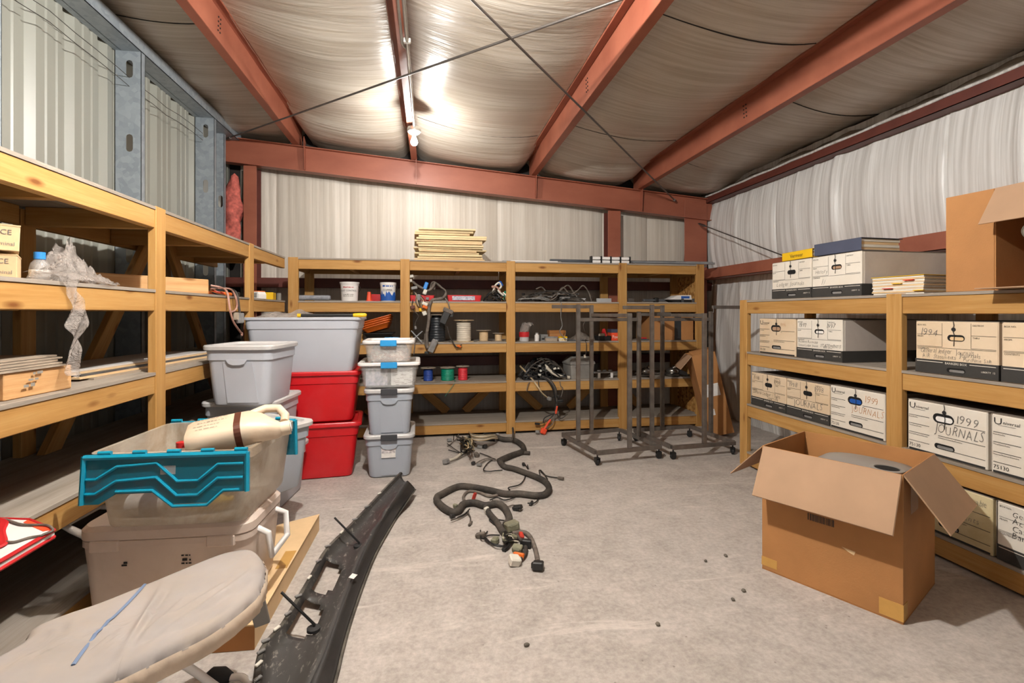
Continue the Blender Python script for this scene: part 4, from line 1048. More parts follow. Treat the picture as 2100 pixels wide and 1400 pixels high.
f2 = f1 + Vector((-.30, .16, 0)); hub = Vector((axl.x * -.05, axl.y * -.05, ZB - .05))
f1c = f1 + Vector((.08, -.03, 0))
MB().tube(spline([f1, f1 + Vector((.045, -.012, .004)), f1c + Vector((0, -.03, .0)), f1c + Vector((-.02, -.12, .05)), f1c + Vector((-.10, -.2, .2)), hub + Vector((.03, -.12, 0))], 4), .011, 8).build('leg', 'white_plastic', ib, smooth=50)
MB().tube([f1 + Vector((-.075, .012, 0)), f1 + Vector((-.055, .01, .004)), f1 + Vector((-.02, .005, .004)), f1 + Vector((.006, 0, .001))], [.012, .026, .0265, .014], 12).build('leg_foot', 'rubber', ib, smooth=50)
MB().tube([f2 + Vector((0, 0, -.014)), hub + Vector((-.05, .12, 0))], .011, 8).build('leg', 'white_plastic', ib, smooth=50)
MB().tube([f2 + Vector((-.03, 0, -.012)), f2 + Vector((.03, 0, -.012))], .0155, 10).build('leg_foot', 'rubber', ib, smooth=50)

# ------------------------------------------------------------------ black bumper valance
sec = [((822, 972), (836, 985), (852, 1003)), ((790, 1005), (812, 1018), (838, 1024)), ((752, 1046), (785, 1062), (815, 1058)), ((715, 1085), (760, 1100), (792, 1096)), ((672, 1128), (742, 1135), (770, 1136)), ((645, 1175), (722, 1185), (750, 1184)), ((612, 1232), (700, 1240), (730, 1240)), ((580, 1285), (682, 1290), (714, 1290)), ((545, 1325), (664, 1340), (701, 1338)), ((533, 1360), (650, 1370), (694, 1370)), ((528, 1405), (632, 1410), (683, 1412)), ((520, 1480), (608, 1485), (664, 1490))]
hz = [.085, .075, .05, .035, .03, .03, .03, .03, .03, .03, .03, .03]
Ls = spline([onZ(*s1[0], .045) for s1 in sec], 6); Cs = spline([onZ(*s1[1], z + .03) for s1, z in zip(sec, hz)], 6); Es = spline([onZ(*s1[2], .012 if i > 1 else .05) for i, s1 in enumerate(sec)], 6)
rows = len(Ls); c0 = Cs[rows // 2].copy(); c0.z = 0
bu = thing('bumper_valance', 'long scuffed black plastic bumper valance lying on the floor', 'car part', c0)
usp = [0, .05, .12, .24, .36, .48, .60, .72, .86, 1.0]
def wid(t_):                                            # openings in the panel, by row
    y = sec[0][0][1] + 0
    return None
ybar = [sum(sec[min(i // 6, 11)][k][1] for k in (0, 1)) / 2 + (sum(sec[min(i // 6 + 1, 11)][k][1] for k in (0, 1)) - sum(sec[min(i // 6, 11)][k][1] for k in (0, 1))) / 2 * (i % 6) / 6 for i in range(rows)]
vs = []; fs = []
for i in range(rows):
    for k, u in enumerate(usp):
        p = Ls[i].lerp(Cs[i], u)
        prof_z = [.050, .060, .040, .030, .028, .028, .030, .034, .05, None][k]
        z = Cs[i].z if prof_z is None else prof_z + (hz[min(i // 6, 11)] - .03) * u
        vs.append(Vector((p.x, p.y, z)) - c0)
nc = len(usp)
for i in range(rows - 1):
    for k in range(nc - 1):
        y = ybar[i]; hole = (2 <= k <= 5 and (1143 < y < 1203 or 1220 < y < 1293)) or (k in (2,) and False)
        if (1143 < y < 1152 or 1196 < y < 1203 or 1220 < y < 1230 or 1285 < y < 1293) and k in (5,): hole = False
        if not hole: fs.append((i * nc + k, i * nc + k + 1, (i + 1) * nc + k + 1, (i + 1) * nc + k))
m = MB().add(vs, fs)
def solid(o, th):
    md = o.modifiers.new('thickness', 'SOLIDIFY'); md.thickness = th; md.offset = -1; return o
solid(m.build('panel', 'bumper', bu, smooth=40), .004)
m = MB(); vs = []
for i in range(rows):
    for u in (0, .35, .8, 1): p = Cs[i].lerp(Es[i], u); vs.append(p - c0 + Vector((0, 0, [0, .004, .004, 0][[0, .35, .8, 1].index(u)])))
m.add(vs, [(i * 4 + k, i * 4 + k + 1, (i + 1) * 4 + k + 1, (i + 1) * 4 + k) for i in range(rows - 1) for k in range(3)]); solid(m.build('sloped_face', 'bumper_clean', bu, smooth=40), .004)
MB().tube([p - c0 for p in Es], .006, 6, flat=.6).build('edge_trim', 'bumper_edge', bu, smooth=50)
MB().tube([Vector((p.x - c0.x, p.y - c0.y, .050)) for p in Ls], .014, 6, flat=.8).build('edge_lip', 'bumper_edge', bu, smooth=50)
random.seed(9)
for k in range(14):
    i = int(8 + k * 4); p = Ls[min(i, rows - 1)] - c0; p.z = .062
    o = MB().box(-.014, .014, -.006, .006, 0, .008, b=.002).build('clip', 'conn_grey' if k % 3 else 'conn_white', bu, p, (0, 0, rnd(.5, 1.4)))
for (bx_, by_, tx_, ty_) in ((735, 1121, 686, 1061), (643, 1292, 577, 1214)):
    b = onZ(bx_, by_, .035); tpnt = onY(tx_, ty_, b.y + .04)
    MB().tube([b - c0 + Vector((0, 0, 0)), b - c0 + Vector((.004, 0, .02)), tpnt - c0], .005, 8).build('support_rod', 'black', bu, smooth=50)
    MB().lathe([(.024, 0), (.024, .01), (.012, .014), (.0, .014)], 14, Matrix.Translation(b - c0)).build('rod_boot', 'rubber', bu, smooth=40)
o = MB().box(-.012, .012, -.017, .017, 0, .001).build('sticker', 'label_white', bu)
pp = onZ(724, 1187, .066) - c0; o.location = pp + Vector((0, 0, .012)); o.rotation_euler = (0, .15, -.35)

# ------------------------------------------------------------------ wiring harnesses
def conn(parent, p, s=(.03, .022, .02), mat='conn_black', rot=None, name='connector'):
    o = MB().box(-s[0] / 2, s[0] / 2, -s[1] / 2, s[1] / 2, -s[2] / 2, s[2] / 2, b=min(s) * .15)
    o.box(-s[0] * .3, s[0] * .3, -s[1] * .62, -s[1] * .45, -s[2] * .3, s[2] * .3)
    return o.build(name, mat, parent, p, rot or (rnd(-.3, .3), rnd(-.3, .3), rnd(0, 6.3)))
random.seed(31)
def zf(zx, zy): return 840 + zx / 3.889, 840 + zy / 3.889
c0 = onZ(*zf(600, 650)); hn = thing('wiring_harness', 'long taped wiring harness snaking across the concrete floor', 'wiring harness', c0)
def fp(zx, zy, z=.02): p = onZ(*zf(zx, zy), z); return p - c0
def trunk(pts, r, mat, nm='trunk', z=None, n=8): MB().tube(spline([fp(x, y, r + .002 if z is None else z) for x, y in pts], 5), r, n).build(nm, mat, hn, smooth=60)
trunk([(690, 215), (750, 235), (830, 240), (895, 280), (912, 322), (880, 340), (820, 360), (750, 390), (715, 408)], .024, 'loom')
trunk([(715, 405), (755, 450), (830, 468), (920, 500), (1000, 530), (1075, 568), (1112, 620), (1080, 672), (1000, 682), (880, 668), (760, 668), (640, 640), (480, 612), (380, 612), (262, 668), (215, 702), (240, 752), (320, 808), (385, 805), (430, 752), (520, 740), (600, 762), (700, 748), (765, 790), (795, 870), (765, 920)], .021, 'loom')
trunk([(600, 760), (640, 830), (700, 900), (730, 950), (760, 990)], .017, 'loom')
trunk([(820, 985), (900, 975), (950, 1000), (985, 1060), (1010, 1140), (1022, 1210)], .012, 'loom_grey')
trunk([(850, 1000), (900, 1050), (925, 1100), (915, 1160), (870, 1205)], .011, 'loom')
trunk([(740, 665), (640, 690), (560, 660), (470, 650), (430, 690), (440, 730)], .009, 'loom_grey')
trunk([(820, 235), (826, 190), (822, 140)], .010, 'loom', z=.06)
trunk([(880, 340), (960, 345)], .016, 'loom')
wires = [[(690, 400), (640, 375), (560, 345)], [(700, 395), (640, 410), (590, 470), (620, 490), (740, 480)], [(700, 400), (620, 400), (560, 430)], [(720, 410), (660, 385), (590, 395), (520, 430)], [(930, 505), (910, 560), (870, 600), (790, 620), (800, 640)], [(1040, 520), (1035, 480), (1090, 525), (1200, 545)], [(1060, 540), (1100, 560), (1080, 520), (1045, 480)], [(1040, 690), (1000, 740), (940, 745)], [(840, 700), (760, 720), (700, 700), (640, 720)], [(880, 800), (830, 760), (740, 780), (660, 720)], [(380, 860), (440, 830), (480, 790)], [(330, 880), (420, 850), (470, 810)], [(480, 920), (485, 860), (460, 810)], [(730, 940), (640, 880), (660, 870), (765, 885)], [(720, 1000), (640, 1000), (600, 1020), (640, 1060), (790, 1095)], [(600, 1030), (570, 1020), (565, 960)], [(620, 970), (600, 1010), (680, 1080), (790, 1090)], [(400, 160), (380, 220), (330, 270), (300, 290)], [(420, 160), (360, 190), (350, 240)], [(480, 310), (400, 340), (310, 320)], [(500, 300), (420, 345), (300, 270)], [(480, 340), (390, 390), (310, 420)], [(940, 440), (945, 470), (920, 435)]]
for q in wires: MB().tube(spline([fp(x, y, .008 + rnd(0, .012)) for x, y in q], 5), .0042, 5).build('branch_wire', random.choice(['wire_black', 'wire_black', 'loom', 'loom_grey']), hn, smooth=60)
# opened bundle with pale wires and the fuse block
for k in range(9):
    dy = k * 5; MB().tube(spline([fp(470 + k * 4, 175 + dy * .6, .03), fp(500, 195 + dy, .08), fp(580, 205 + dy, .09), fp(660, 200 + dy * .7, .08), fp(700, 215 + dy * .4, .03)], 4), .006, 5).build('loose_wire', ['wire_tan', 'wire_black', 'wire_pale', 'wire_tan', 'wire_black'][k % 5], hn, smooth=60)
MB().tube(spline([fp(470, 220, .02), fp(560, 230, .02), fp(680, 235, .02)], 4), .018, 8).build('trunk', 'wire_black', hn, smooth=60)
for k in range(26): MB().tube(spline([fp(440 + rnd(-40, 40), 230 + rnd(-30, 30), .02), fp(430 + rnd(-60, 70), 270 + rnd(-60, 60), rnd(.05, .12)), fp(470 + rnd(-40, 60), 300 + rnd(-40, 40), .02)], 5), .0055, 5).build('loose_wire', random.choice(['wire_black', 'loom', 'wire_tan', 'conn_olive', 'wire_black']), hn, smooth=60)
MB().tube([fp(300, 410, .012), fp(360, 390, .012), fp(440, 330, .018), fp(475, 290, .03)], .012, 8).build('trunk', 'wire_pale', hn, smooth=60)
for zx, zy, s1, mt in ((613, 150, (.085, .05, .10), 'conn_black'), (700, 200, (.05, .03, .03), 'conn_grey'), (290, 412, (.05, .042, .035), 'conn_grey'), (318, 240, (.04, .03, .03), 'conn_grey'), (425, 160, (.06, .03, .03), 'conn_black'), (560, 292, (.045, .03, .03), 'conn_grey'), (600, 292, (.04, .035, .03), 'conn_black'), (535, 358, (.05, .035, .03), 'loom_grey'), (508, 425, (.03, .025, .025), 'conn_black'), (555, 438, (.045, .022, .02), 'conn_grey'), (910, 434, (.03, .02, .02), 'conn_black'), (1205, 545, (.05, .02, .018), 'loom_grey'), (860, 780, (.06, .035, .025), 'conn_black'), (970, 745, (.05, .014, .014), 'conn_black'), (515, 695, (.015, .02, .055), 'wire_red'), (615, 800, (.03, .02, .035), 'conn_white'), (815, 925, (.075, .055, .045), 'conn_olive'), (810, 1020, (.055, .045, .03), 'conn_olive'), (680, 1040, (.045, .032, .025), 'conn_olive'), (770, 1093, (.06, .022, .02), 'conn_black'), (570, 1000, (.02, .05, .03), 'loom_grey'), (890, 1010, (.05, .02, .03), 'wire_red'), (860, 1105, (.05, .04, .03), 'conn_olive'), (930, 1065, (.03, .05, .04), 'conn_black'), (835, 1200, (.05, .05, .04), 'conn_white'), (870, 1165, (.055, .025, .03), 'orange'), (1025, 1240, (.05, .05, .035), 'conn_black'), (485, 905, (.012, .04, .012), 'loom_grey'), (340, 845, (.02, .03, .02), 'conn_black'), (365, 765, (.03, .02, .02), 'conn_olive'), (735, 665, (.03, .03, .035), 'conn_black')):
    conn(hn, fp(zx, zy, s1[2] / 2 + .004), s1, mt)
for k in range(10): MB().tube(spline([fp(760 + rnd(-25, 25), 990 + rnd(-20, 30), .02), fp(770 + rnd(-40, 40), 1030 + rnd(-30, 30), .05), fp(830 + rnd(-40, 40), 1030 + rnd(-40, 60), .015)], 4), .0038, 5).build('loose_wire', random.choice(['conn_olive', 'loom', 'wire_pale', 'wire_black']), hn, smooth=60)
# small stones on the floor
random.seed(12)
for k, (px, py) in enumerate(((1349, 1282), (1447, 1152), (1488, 1141), (1525, 1213), (1503, 1231), (1080, 1325))):
    o = MB().ball((0, 0, .006), (rnd(.007, .012), rnd(.007, .012), rnd(.005, .008)), 7, 5).build('pebble', 'stone', None, onZ(px, py))
    tag(o, ['dark pebble on the floor, nearest the bottom right of the harness end', 'dark pebble on the open floor, left of the carton', 'tiny pebble on the floor, close to the left side of the carton', 'upright pebble on the floor in front of the carton', 'flat pebble beside the upright one in front of the carton', 'dark pebble at the bottom centre of the floor'][k], 'pebble', 'pebbles on the floor')
# ------------------------------------------------------------------ things on the left shelf
SB, SC, SD = 1.3148, .9148, .5268
def small_carton(label, loc, rz, w, d, h, txt, tilt=0):
    t = thing('small_carton', label, 'box', loc, rot=(0, tilt, rz), group='small cream cartons on the left shelf')
    MB().box(-w, 0, 0, d, 0, h, b=.002).build('body', 'card_pale', t); MB().box(-w - .001, .001, -.001, d, h - .004, h + .001).build('lid', 'card_pale', t)
    m = MB(); text(m, txt, -.012, .018, .018, align='r'); m.build('printed_lettering', 'ink_faint', t); m = MB(); text(m, 'CE', -.02, h * .62, .024, align='r'); m.build('mark', 'pencil', t)
small_carton('lower cream terminal carton at the left picture edge', (-1.385, 1.935, SB), R(32), .24, .17, .085, 'PDS Terminal')
small_carton('upper cream terminal carton, tilted on the one below', (-1.375, 1.93, SB + .094), R(36), .24, .17, .088, 'PDS Terminal', R(2))
t = thing('water_bottle', 'small clear bottle with blue cap beside the cream cartons', 'bottle', (-1.43, 2.10, SB), 0)
MB().lathe([(.028, 0), (.03, .01), (.03, .05), (.026, .07), (.014, .085), (.012, .09)], 14).build('body', 'clear_plastic', t, smooth=40)
MB().lathe([(.017, .086), (.017, .112), (.0, .113)], 14).build('cap', 'blue_bright', t, smooth=40)
MB().lathe([(.0305, .02), (.0305, .045)], 14, cap0=False, cap1=False).build('label_band', 'label_white', t)
# crumpled plastic film with a hanging tail
random.seed(17)
t = thing('plastic_film', 'crumpled clear plastic film with a strip hanging over the rail', 'plastic film', (-1.40, 2.22, SB), 0)
pk = [(rnd(.5, 3), rnd(3, 9), rnd(3, 9), rnd(0, 6)) for _ in range(8)]
def crum(x, y): return sum(math.sin(a * x * 11 + b * y * 3 + p) / (1 + k) for k, (a, b, c, p) in enumerate(pk)) * .014
def fn(u, v):
    a = v * 2 * PI; rr = u ** .8
    x = math.cos(a) * rr * .11; y = math.sin(a) * rr * .21 + .02
    hgt = .125 * max(0, 1 - ((x) / .12) ** 2) * math.exp(-((y + .08) / .12) ** 2) + .03 * (1 - rr)
    return (x, y, max(.002, hgt * (1 - rr ** 3) * (.8 + .35 * math.sin(a * 5 + rr * 9) * math.sin(y * 40)) + abs(crum(x * 8, y * 8)) * (2.2 - 1.6 * rr)))
MB().grid(fn, 16, 44).build('heap', 'film', t, smooth=25)
def fn(u, v):
    s1 = u * .50; wdt = .055 * (1 - u * .55) + .012 * math.sin(u * 14)
    x = -.02 + .125 * min(1, s1 / .10) + .012 * math.sin(u * 19 + v * 5) * u; z = .03 - .0 if s1 < .10 else .02 - (s1 - .10) * .92
    return (x + .008 * math.sin(v * 9 + u * 30), -.16 + (v - .5) * wdt * 2 + .02 * u - .018 * math.sin(u * 9), z + .006 * math.sin(v * 12 + u * 20))
MB().grid(fn, 40, 10).build('hanging_strip', 'film', t, smooth=25)
o = thing('timber_offcut', 'pale square timber offcut lying behind the diagonal brace, upper left shelf', 'timber', (-1.39, 3.27, SB), 0)
timber('beam', o, (.03, 0.02, .0455), (-.33, -.52, .0455), .089, .089, 'pine_pale', b=.004)
# cables draped over the rail
random.seed(22); t = thing('cable_bundle', 'pinkish cables draped over the left shelf edge near the corner', 'cable', (-1.30, 3.55, SB), 0)
def lc(px, py, X=-1.275): p = onX(px, py, X); return p - Vector((-1.30, 3.55, SB))
for q, mt, r0 in (([(432, 585, -1.42), (455, 590, -1.36), (466, 600, -1.29), (470, 625, -1.27), (474, 645, -1.265), (480, 662, -1.265), (494, 682, -1.26)], 'wire_pink', .007), ([(432, 592, -1.42), (470, 592, -1.35), (482, 606, -1.27), (486, 625, -1.265), (482, 636, -1.265), (472, 640, -1.265)], 'wire_pink', .006), ([(432, 588, -1.44), (474, 593, -1.34), (486, 605, -1.27), (490, 630, -1.265), (492, 644, -1.262)], 'loom', .008), ([(436, 600, -1.42), (448, 604, -1.38), (462, 606, -1.34)], 'wire_black', .006), ([(434, 594, -1.43), (444, 598, -1.4), (460, 601, -1.36)], 'wire_red', .005)):
    MB().tube(spline([lc(*p) for p in q], 5), r0, 6).build('cable', mt, t, smooth=60)
conn(t, lc(492, 652, -1.262), (.05, .04, .07), 'conn_grey', (0, 0, .3)); conn(t, lc(484, 648, -1.262), (.03, .02, .05), 'flange_card', (0, 0, 0))
MB().lathe([(.013, -.003), (.013, .003), (.006, .003), (.006, -.003)], 14, Matrix.Translation(lc(496, 685, -1.26)) @ Matrix.Rotation(PI / 2, 4, 'Y')).build('ring_terminal', 'wire_pink', t)
t = thing('hammer', 'tool with orange wooden handle lying on the upper left shelf', 'tool', (-1.42, 3.72, SB), 0)
MB().tube([(-.05, -.22, .02), (0, 0, .02), (.02, .10, .02)], [.012, .016, .013], 8).build('handle', 'orange', t, smooth=50)
MB().box(-.05, .07, .09, .13, .005, .038, b=.006).build('head', 'black', t)
t = thing('switch_box', 'small white electrical box with angled face on the left shelf corner', 'electrical box', (-1.36, 4.20, SB), R(-20))
MB().prism([(-.06, 0), (.06, 0), (.06, .035), (.05, .055), (-.05, .055), (-.06, .035)], -.045, .045, 'y').build('body', 'white_plastic', t); MB().box(-.045, .045, -.048, -.045, .008, .045).build('face_plate', 'conn_grey', t); MB().box(-.05, .05, -.04, .045, .0555, .062).build('orange_lid', 'orange', t)
t = thing('yellow_case', 'yellow box strapped with dark band at the shelf corner', 'box', (-1.365, 4.52, SB), R(5))
MB().box(-.05, .05, -.06, .06, 0, .062, b=.003).build('body', 'yellow', t); MB().box(-.0505, .0505, -.008, .008, 0, .0632).build('strap', 'brown', t)
o = thing('folded_carton', 'brown folded cardboard piece behind the corner shelf post', 'cardboard', (-1.62, 3.95, SB), R(30))
MB().prism([(-.10, 0), (.12, 0), (.0, .10)], -.06, .06, 'y').build('body', 'card_dark', o)
# level C
t = thing('lumber_stack', 'stamped lumber offcut topped with grey sheets, left shelf edge', 'lumber', (-1.34, 2.0, SC), 0)
timber('lumber', t, (-.035, .13, .045), (-.045, -.16, .045), .089, .064, 'pine_pale'); timber('lumber', t, (-.06, -.165, .045), (-.30, -.42, .045), .089, .089, 'lumber_old')
m = MB(); [greek(m, -.10 + .02 * q, .035 + .02 * q, .05, .012, -.0005, Matrix.Translation((-.001, 0, 0)) @ Matrix.Rotation(PI / 2, 4, 'Z')) for q in range(3)]; m.build('stamp', 'ink_faint', t)
for k in range(5): MB().box(-.34 + .01 * k, .0 - .012 * k, -.34 + .01 * k + rnd(0, .02), .10 + rnd(-.02, .03), .0905 + k * .008, .0905 + k * .008 + .006, m=Matrix.Rotation(rnd(-.05, .05), 4, 'Z')).build('grey_sheet', 'flange_card', t)
t = thing('sheet_stack', 'thin stack of long flat sheets on the third level of the left shelf', 'sheets', (-1.58, 2.85, SC), R(-4))
for k, mt in enumerate(('flange_card', 'card_pale', 'alu_dark', 'card_pale', 'tote_lid')): MB().box(-.22 + .012 * k, .20 - .018 * k, -.52 + rnd(0, .06), .68 - rnd(0, .08), k * .0085, k * .0085 + .0075).build('sheet', mt, t)
tag(MB().box(-.10, .10, -.30, .34, 0, .035, b=.003).build('pale_board', 'tote_lid', None, (-1.78, 2.36, SC), (0, 0, R(2))), 'pale flat panel lying at the back of the left shelf behind the lumber', 'panel')
# white and red cushion with cord on level D
pts = [onZ(x, y, .553) for x, y in ((112, 1085), (60, 1064), (0, 1062), (-140, 1110), (-150, 1215), (0, 1150))]
c0 = sum(pts, Vector()) / 6; c0.z = SD
t = thing('boat_cushion', 'white cushion with red piping and grey cord on the lower left shelf', 'cushion', c0)
pl = [(p.x - c0.x, p.y - c0.y) for p in pts]
MB().loft([[(x * k, y * k, z) for x, y in pl] for k, z in ((.96, 0), (.99, .004), (1, .012), (.99, .022), (.96, .026))]).build('pad', 'white_plastic', t)
for zz in (.004, .024): MB().tube([(x * .985, y * .985, zz) for x, y in pl + pl[:1]], .006, 6).build('piping', 'red_plastic', t)
MB().prism([(pl[1][0] * .98, pl[1][1] * .98), (pl[0][0] * .98, pl[0][1] * .98), (pl[0][0] * .8, pl[0][1] * .8), (pl[1][0] * .82, pl[1][1] * .82)], .026, .0275, 'z').build('trim', 'orange_red', t)
def cu(px, py, z=.031): p = onZ(px, py, SD + z); return (p.x - c0.x, p.y - c0.y, z)
MB().tube(spline([cu(-40, 1062), cu(5, 1068), cu(0, 1090), cu(4, 1110), cu(-2, 1120), cu(-60, 1140)], 4), .012, 6, flat=.4).build('red_arc', 'red_plastic', t)
MB().tube(spline([cu(-20, 1060), cu(15, 1066), cu(45, 1075), cu(90, 1076), cu(104, 1080), cu(108, 1088), cu(90, 1095), cu(84, 1098), cu(60, 1102), cu(28, 1111), cu(0, 1109), cu(-40, 1105)], 4), .0035, 6).build('cord', 'loom_grey', t)

# ------------------------------------------------------------------ things on the back shelf
T1, T2, T3, T4 = 1.7148, 1.3148, .9148, .5268
def X(px, Y=4.95): return onY(px, 600, Y).x
random.seed(41)
t = thing('board_stack', 'uneven stack of beige boards on top of the back shelf', 'boards', (X(924, 5.05), 5.05, T1), 0)
z = 0
for k in range(15):
    th = rnd(.012, .02); dx0, dx1 = rnd(0, .10) if k % 3 else 0, rnd(0, .14)
    if k > 11: dx1 += .08
    o = MB().box(-.36 + dx0 * .5, .36 - dx1, -.20 + rnd(0, .03), .19, 0, th, b=.001).build('board', 'beige_board' if k % 4 else 'card_pale', t, (0, 0, z), (0, rnd(-.006, .006), rnd(-.05, .05)))
    z += th + .005
t = thing('metal_strips', 'bundle of grey and white metal strips on top of the back shelf', 'metal strips', (0, 4.98, T1), 0)
for k, (a, b, y0, z0, mt) in enumerate(((1030, 1460, .14, 0, 'alu'), (1060, 1300, .10, .0, 'alu_dark'), (1046, 1142, .0, 0, 'white_plastic'), (1100, 1330, .05, .0, 'alu'), (1130, 1390, .08, .030, 'alu_dark'), (1030, 1120, .03, .0, 'alu'), (1295, 1465, .03, .02, 'alu'), (1300, 1440, .0, .0, 'alu_dark'), (1335, 1468, .10, .035, 'alu'), (1150, 1210, .0, .0, 'alu_dark'))):
    MB().box(X(a, 4.98), X(b, 4.98), y0 - .045, y0 - .015, z0, z0 + .022, b=.002).build('strip', mt, t, rot=(0, 0, 0))
x0, x1 = X(1211, 4.9), X(1289, 4.9); g = thing('slotted_rack', 'white slotted tray block with black dividers on top of the back shelf', 'rack', ((x0 + x1) / 2, 4.86, T1), 0)
w = x1 - x0
for r_ in range(2):
    for c_ in range(4): MB().box(-w / 2 + c_ * w / 4 + .008, -w / 2 + (c_ + 1) * w / 4 - .008, 0, .05, r_ * .036 + .003, r_ * .036 + .031, b=.003).build('slot_piece', 'white_plastic', g)
for c_ in range(5): MB().box(-w / 2 + c_ * w / 4 - .006, -w / 2 + c_ * w / 4 + .006, -.004, .052, 0, .074).build('divider', 'black', g)
# level 2
o = MB().tube(spline([(-.15, 0, .028), (-.14, 0, .03), (0, 0, .03), (.14, 0, .03), (.15, 0, .028)], 3), [.012, .02, .025] + [.028] * 7 + [.025, .02, .012], 12, flat=.85).build('roller_cover', 'grey_soft', None, (X(642, 4.88), 4.88, T2), (0, 0, 0), smooth=60)
tag(o, 'fluffy grey roller cover lying on the back shelf beside the pail', 'paint roller')
def pail(name, label, x, y, z, r, h, wall, txt, hmat):
    t = thing(name, label, 'bucket', (x, y, z), 0)
    MB().lathe([(r * .84, 0), (r * .86, .006), (r * .95, h * .86), (r * .99, h * .87), (r * .99, h * .92), (r, h * .93), (r, h), (r * .93, h), (r * .9, h * .9), (r * .8, .01)], 28).build('body', wall, t, smooth=35)
    MB().tube([(r * 1.0, 0, h * .88), (r * 1.12, -.01, h * .6), (r * .9, -r * .75, h * .45), (0, -r * 1.08, h * .38 if name == 'plastic_pail' else h * .42), (-r * .9, -r * .75, h * .45), (-r * 1.12, -.01, h * .6), (-r, 0, h * .88)] if False else spline([(r, 0, h * .88), (r * 1.1, .02, h * .66), (r * .8, .10, h * .5)], 4), .0025, 5).build('wire_handle', 'rod', t)
    return t
p1 = pail('plastic_pail', 'white pail with dust control label on the back shelf', X(717, 4.93), 4.93, T2, .088, .178, 'white_plastic', '', '')
MB().lathe([(.091, .168), (.092, .182), (.08, .183), (.078, .178), (0, .178)], 28).build('lid', 'white_plastic', p1, smooth=35)
def wrap(t, r, txt, z, size, mat, nm='lettering', a0=0.0):
    m = MB(); (text(m, txt, 0, z, size, y=0, align='c') if txt else greek(m, -.05, z, .10, size, 0))
    for v in m.v: a = v.x / r + a0; v.x, v.y = math.sin(a) * r, -math.cos(a) * r
    m.build(nm, mat, t)
wrap(p1, .0835, 'DUST CONTROL', .092, .022, 'ink'); wrap(p1, .0862, None, .128, .010, 'red_plastic'); wrap(p1, .0822, None, .06, .008, 'ink_faint'); wrap(p1, .081, None, .045, .008, 'ink_faint')
p2 = pail('paint_can', 'white and blue paint can on the back shelf, beside the orange cone', X(796, 4.93), 4.93, T2, .078, .182, 'white_plastic', '', '')
m = MB(); n = 40
pr = [(.0672, .012)] ; zs = [.075 + .02 * math.sin(j * 1.3) + .016 * math.sin(j * 3.1) for j in range(n)]
vs = [(math.sin(2 * PI * j / n) * .0688, -math.cos(2 * PI * j / n) * .0688, .006) for j in range(n)] + [(math.sin(2 * PI * j / n) * (.0692 + zs[j] * .075), -math.cos(2 * PI * j / n) * (.0692 + zs[j] * .075), zs[j]) for j in range(n)]
m.add(vs, [(j, (j + 1) % n, (j + 1) % n + n, j + n) for j in range(n)]); m.build('blue_wave', 'blue_paint', p2); wrap(p2, .0758, 'COPPER', .098, .026, 'ink'); wrap(p2, .0775, None, .14, .016, 'blue_paint')
t = thing('safety_cone', 'small orange cone standing between the pail and paint can', 'cone', (X(757, 4.93), 4.93, T2), 0)
MB().box(-.03, .03, -.03, .03, 0, .006, b=.001).build('base', 'orange_red', t); MB().lathe([(.026, .006), (.016, .09), (.012, .092), (0, .092)], 14).build('cone', 'orange_red', t, smooth=40)
def tray(label, x, y, w, d, h, z=T2, mat='red_plastic', lbl=None):
    t = thing('plastic_tray', label, 'tray', (x, y, z), 0)
    MB().loft([ringz(w * .94, d * .94, .01, 0), ringz(w, d, .012, h * .95), ringz(w, d, .012, h), ringz(w - .02, d - .02, .012, h), ringz(w * .9, d * .9, .01, .008)]).build('body', mat, t, smooth=30)
    if lbl: MB().box(-w * .36, w * .30, -d / 2 - .003, -d / 2 + .002, h * .2, h * .85).build('label', lbl, t)
    return t
tray('red plastic tray with pale label on the back shelf under the wire loops', X(952, 4.9), 4.94, .335, .20, .062, lbl='print_mix')
tray('short red tray behind the hanging harness on the back shelf', X(866, 4.96), 4.97, .235, .18, .06)
tray('dark red tray at the back between cone and paint can', X(778, 5.1), 5.14, .17, .12, .075)
for a, b, lab in ((1176, 1200, 'pale plate lying behind the wire tangle, left of the back post'), (1222, 1252, 'pale plate at the back of the shelf behind the rack'), (1286, 1298, 'narrow pale plate at the back of the shelf near the last post')):
    tag(MB().box(X(a, 5.25), X(b, 5.25), 5.22, 5.24, T2, T2 + .05, b=.002).build('pale_plate', 'tote_lid'), lab, 'plate')
def wiremass(t, cx, cy, cz, sx_, sy, sz, n, mats, r0=.004, seed=1, name='loose_wire', flo=0.008):
    random.seed(seed)
    for k in range(n):
        p = Vector((rnd(-1, 1) * sx_ * .7, rnd(-1, 1) * sy * .7, rnd(0, .7) * sz)); pts = [p]
        d = Vector((rnd(-1, 1), rnd(-1, 1), rnd(-.6, .6))).normalized()
        for j in range(6):
            d = (d + Vector((rnd(-.9, .9), rnd(-.9, .9), rnd(-.8, .8)))).normalized(); p = p + Vector((d.x * sx_ * .45, d.y * sy * .45, d.z * sz * .4))
            lim = sz * max(.15, 1 - (p.x / sx_) ** 2 * .8)
            p.x = max(-sx_, min(sx_, p.x)); p.y = max(-sy, min(sy, p.y)); p.z = max(flo, min(lim, p.z)); pts.append(p.copy())
        MB().tube(spline([Vector((cx, cy, cz)) + q for q in pts], 3), r0 * rnd(.7, 1.4), 5).build(name, random.choice(mats), t, smooth=60)
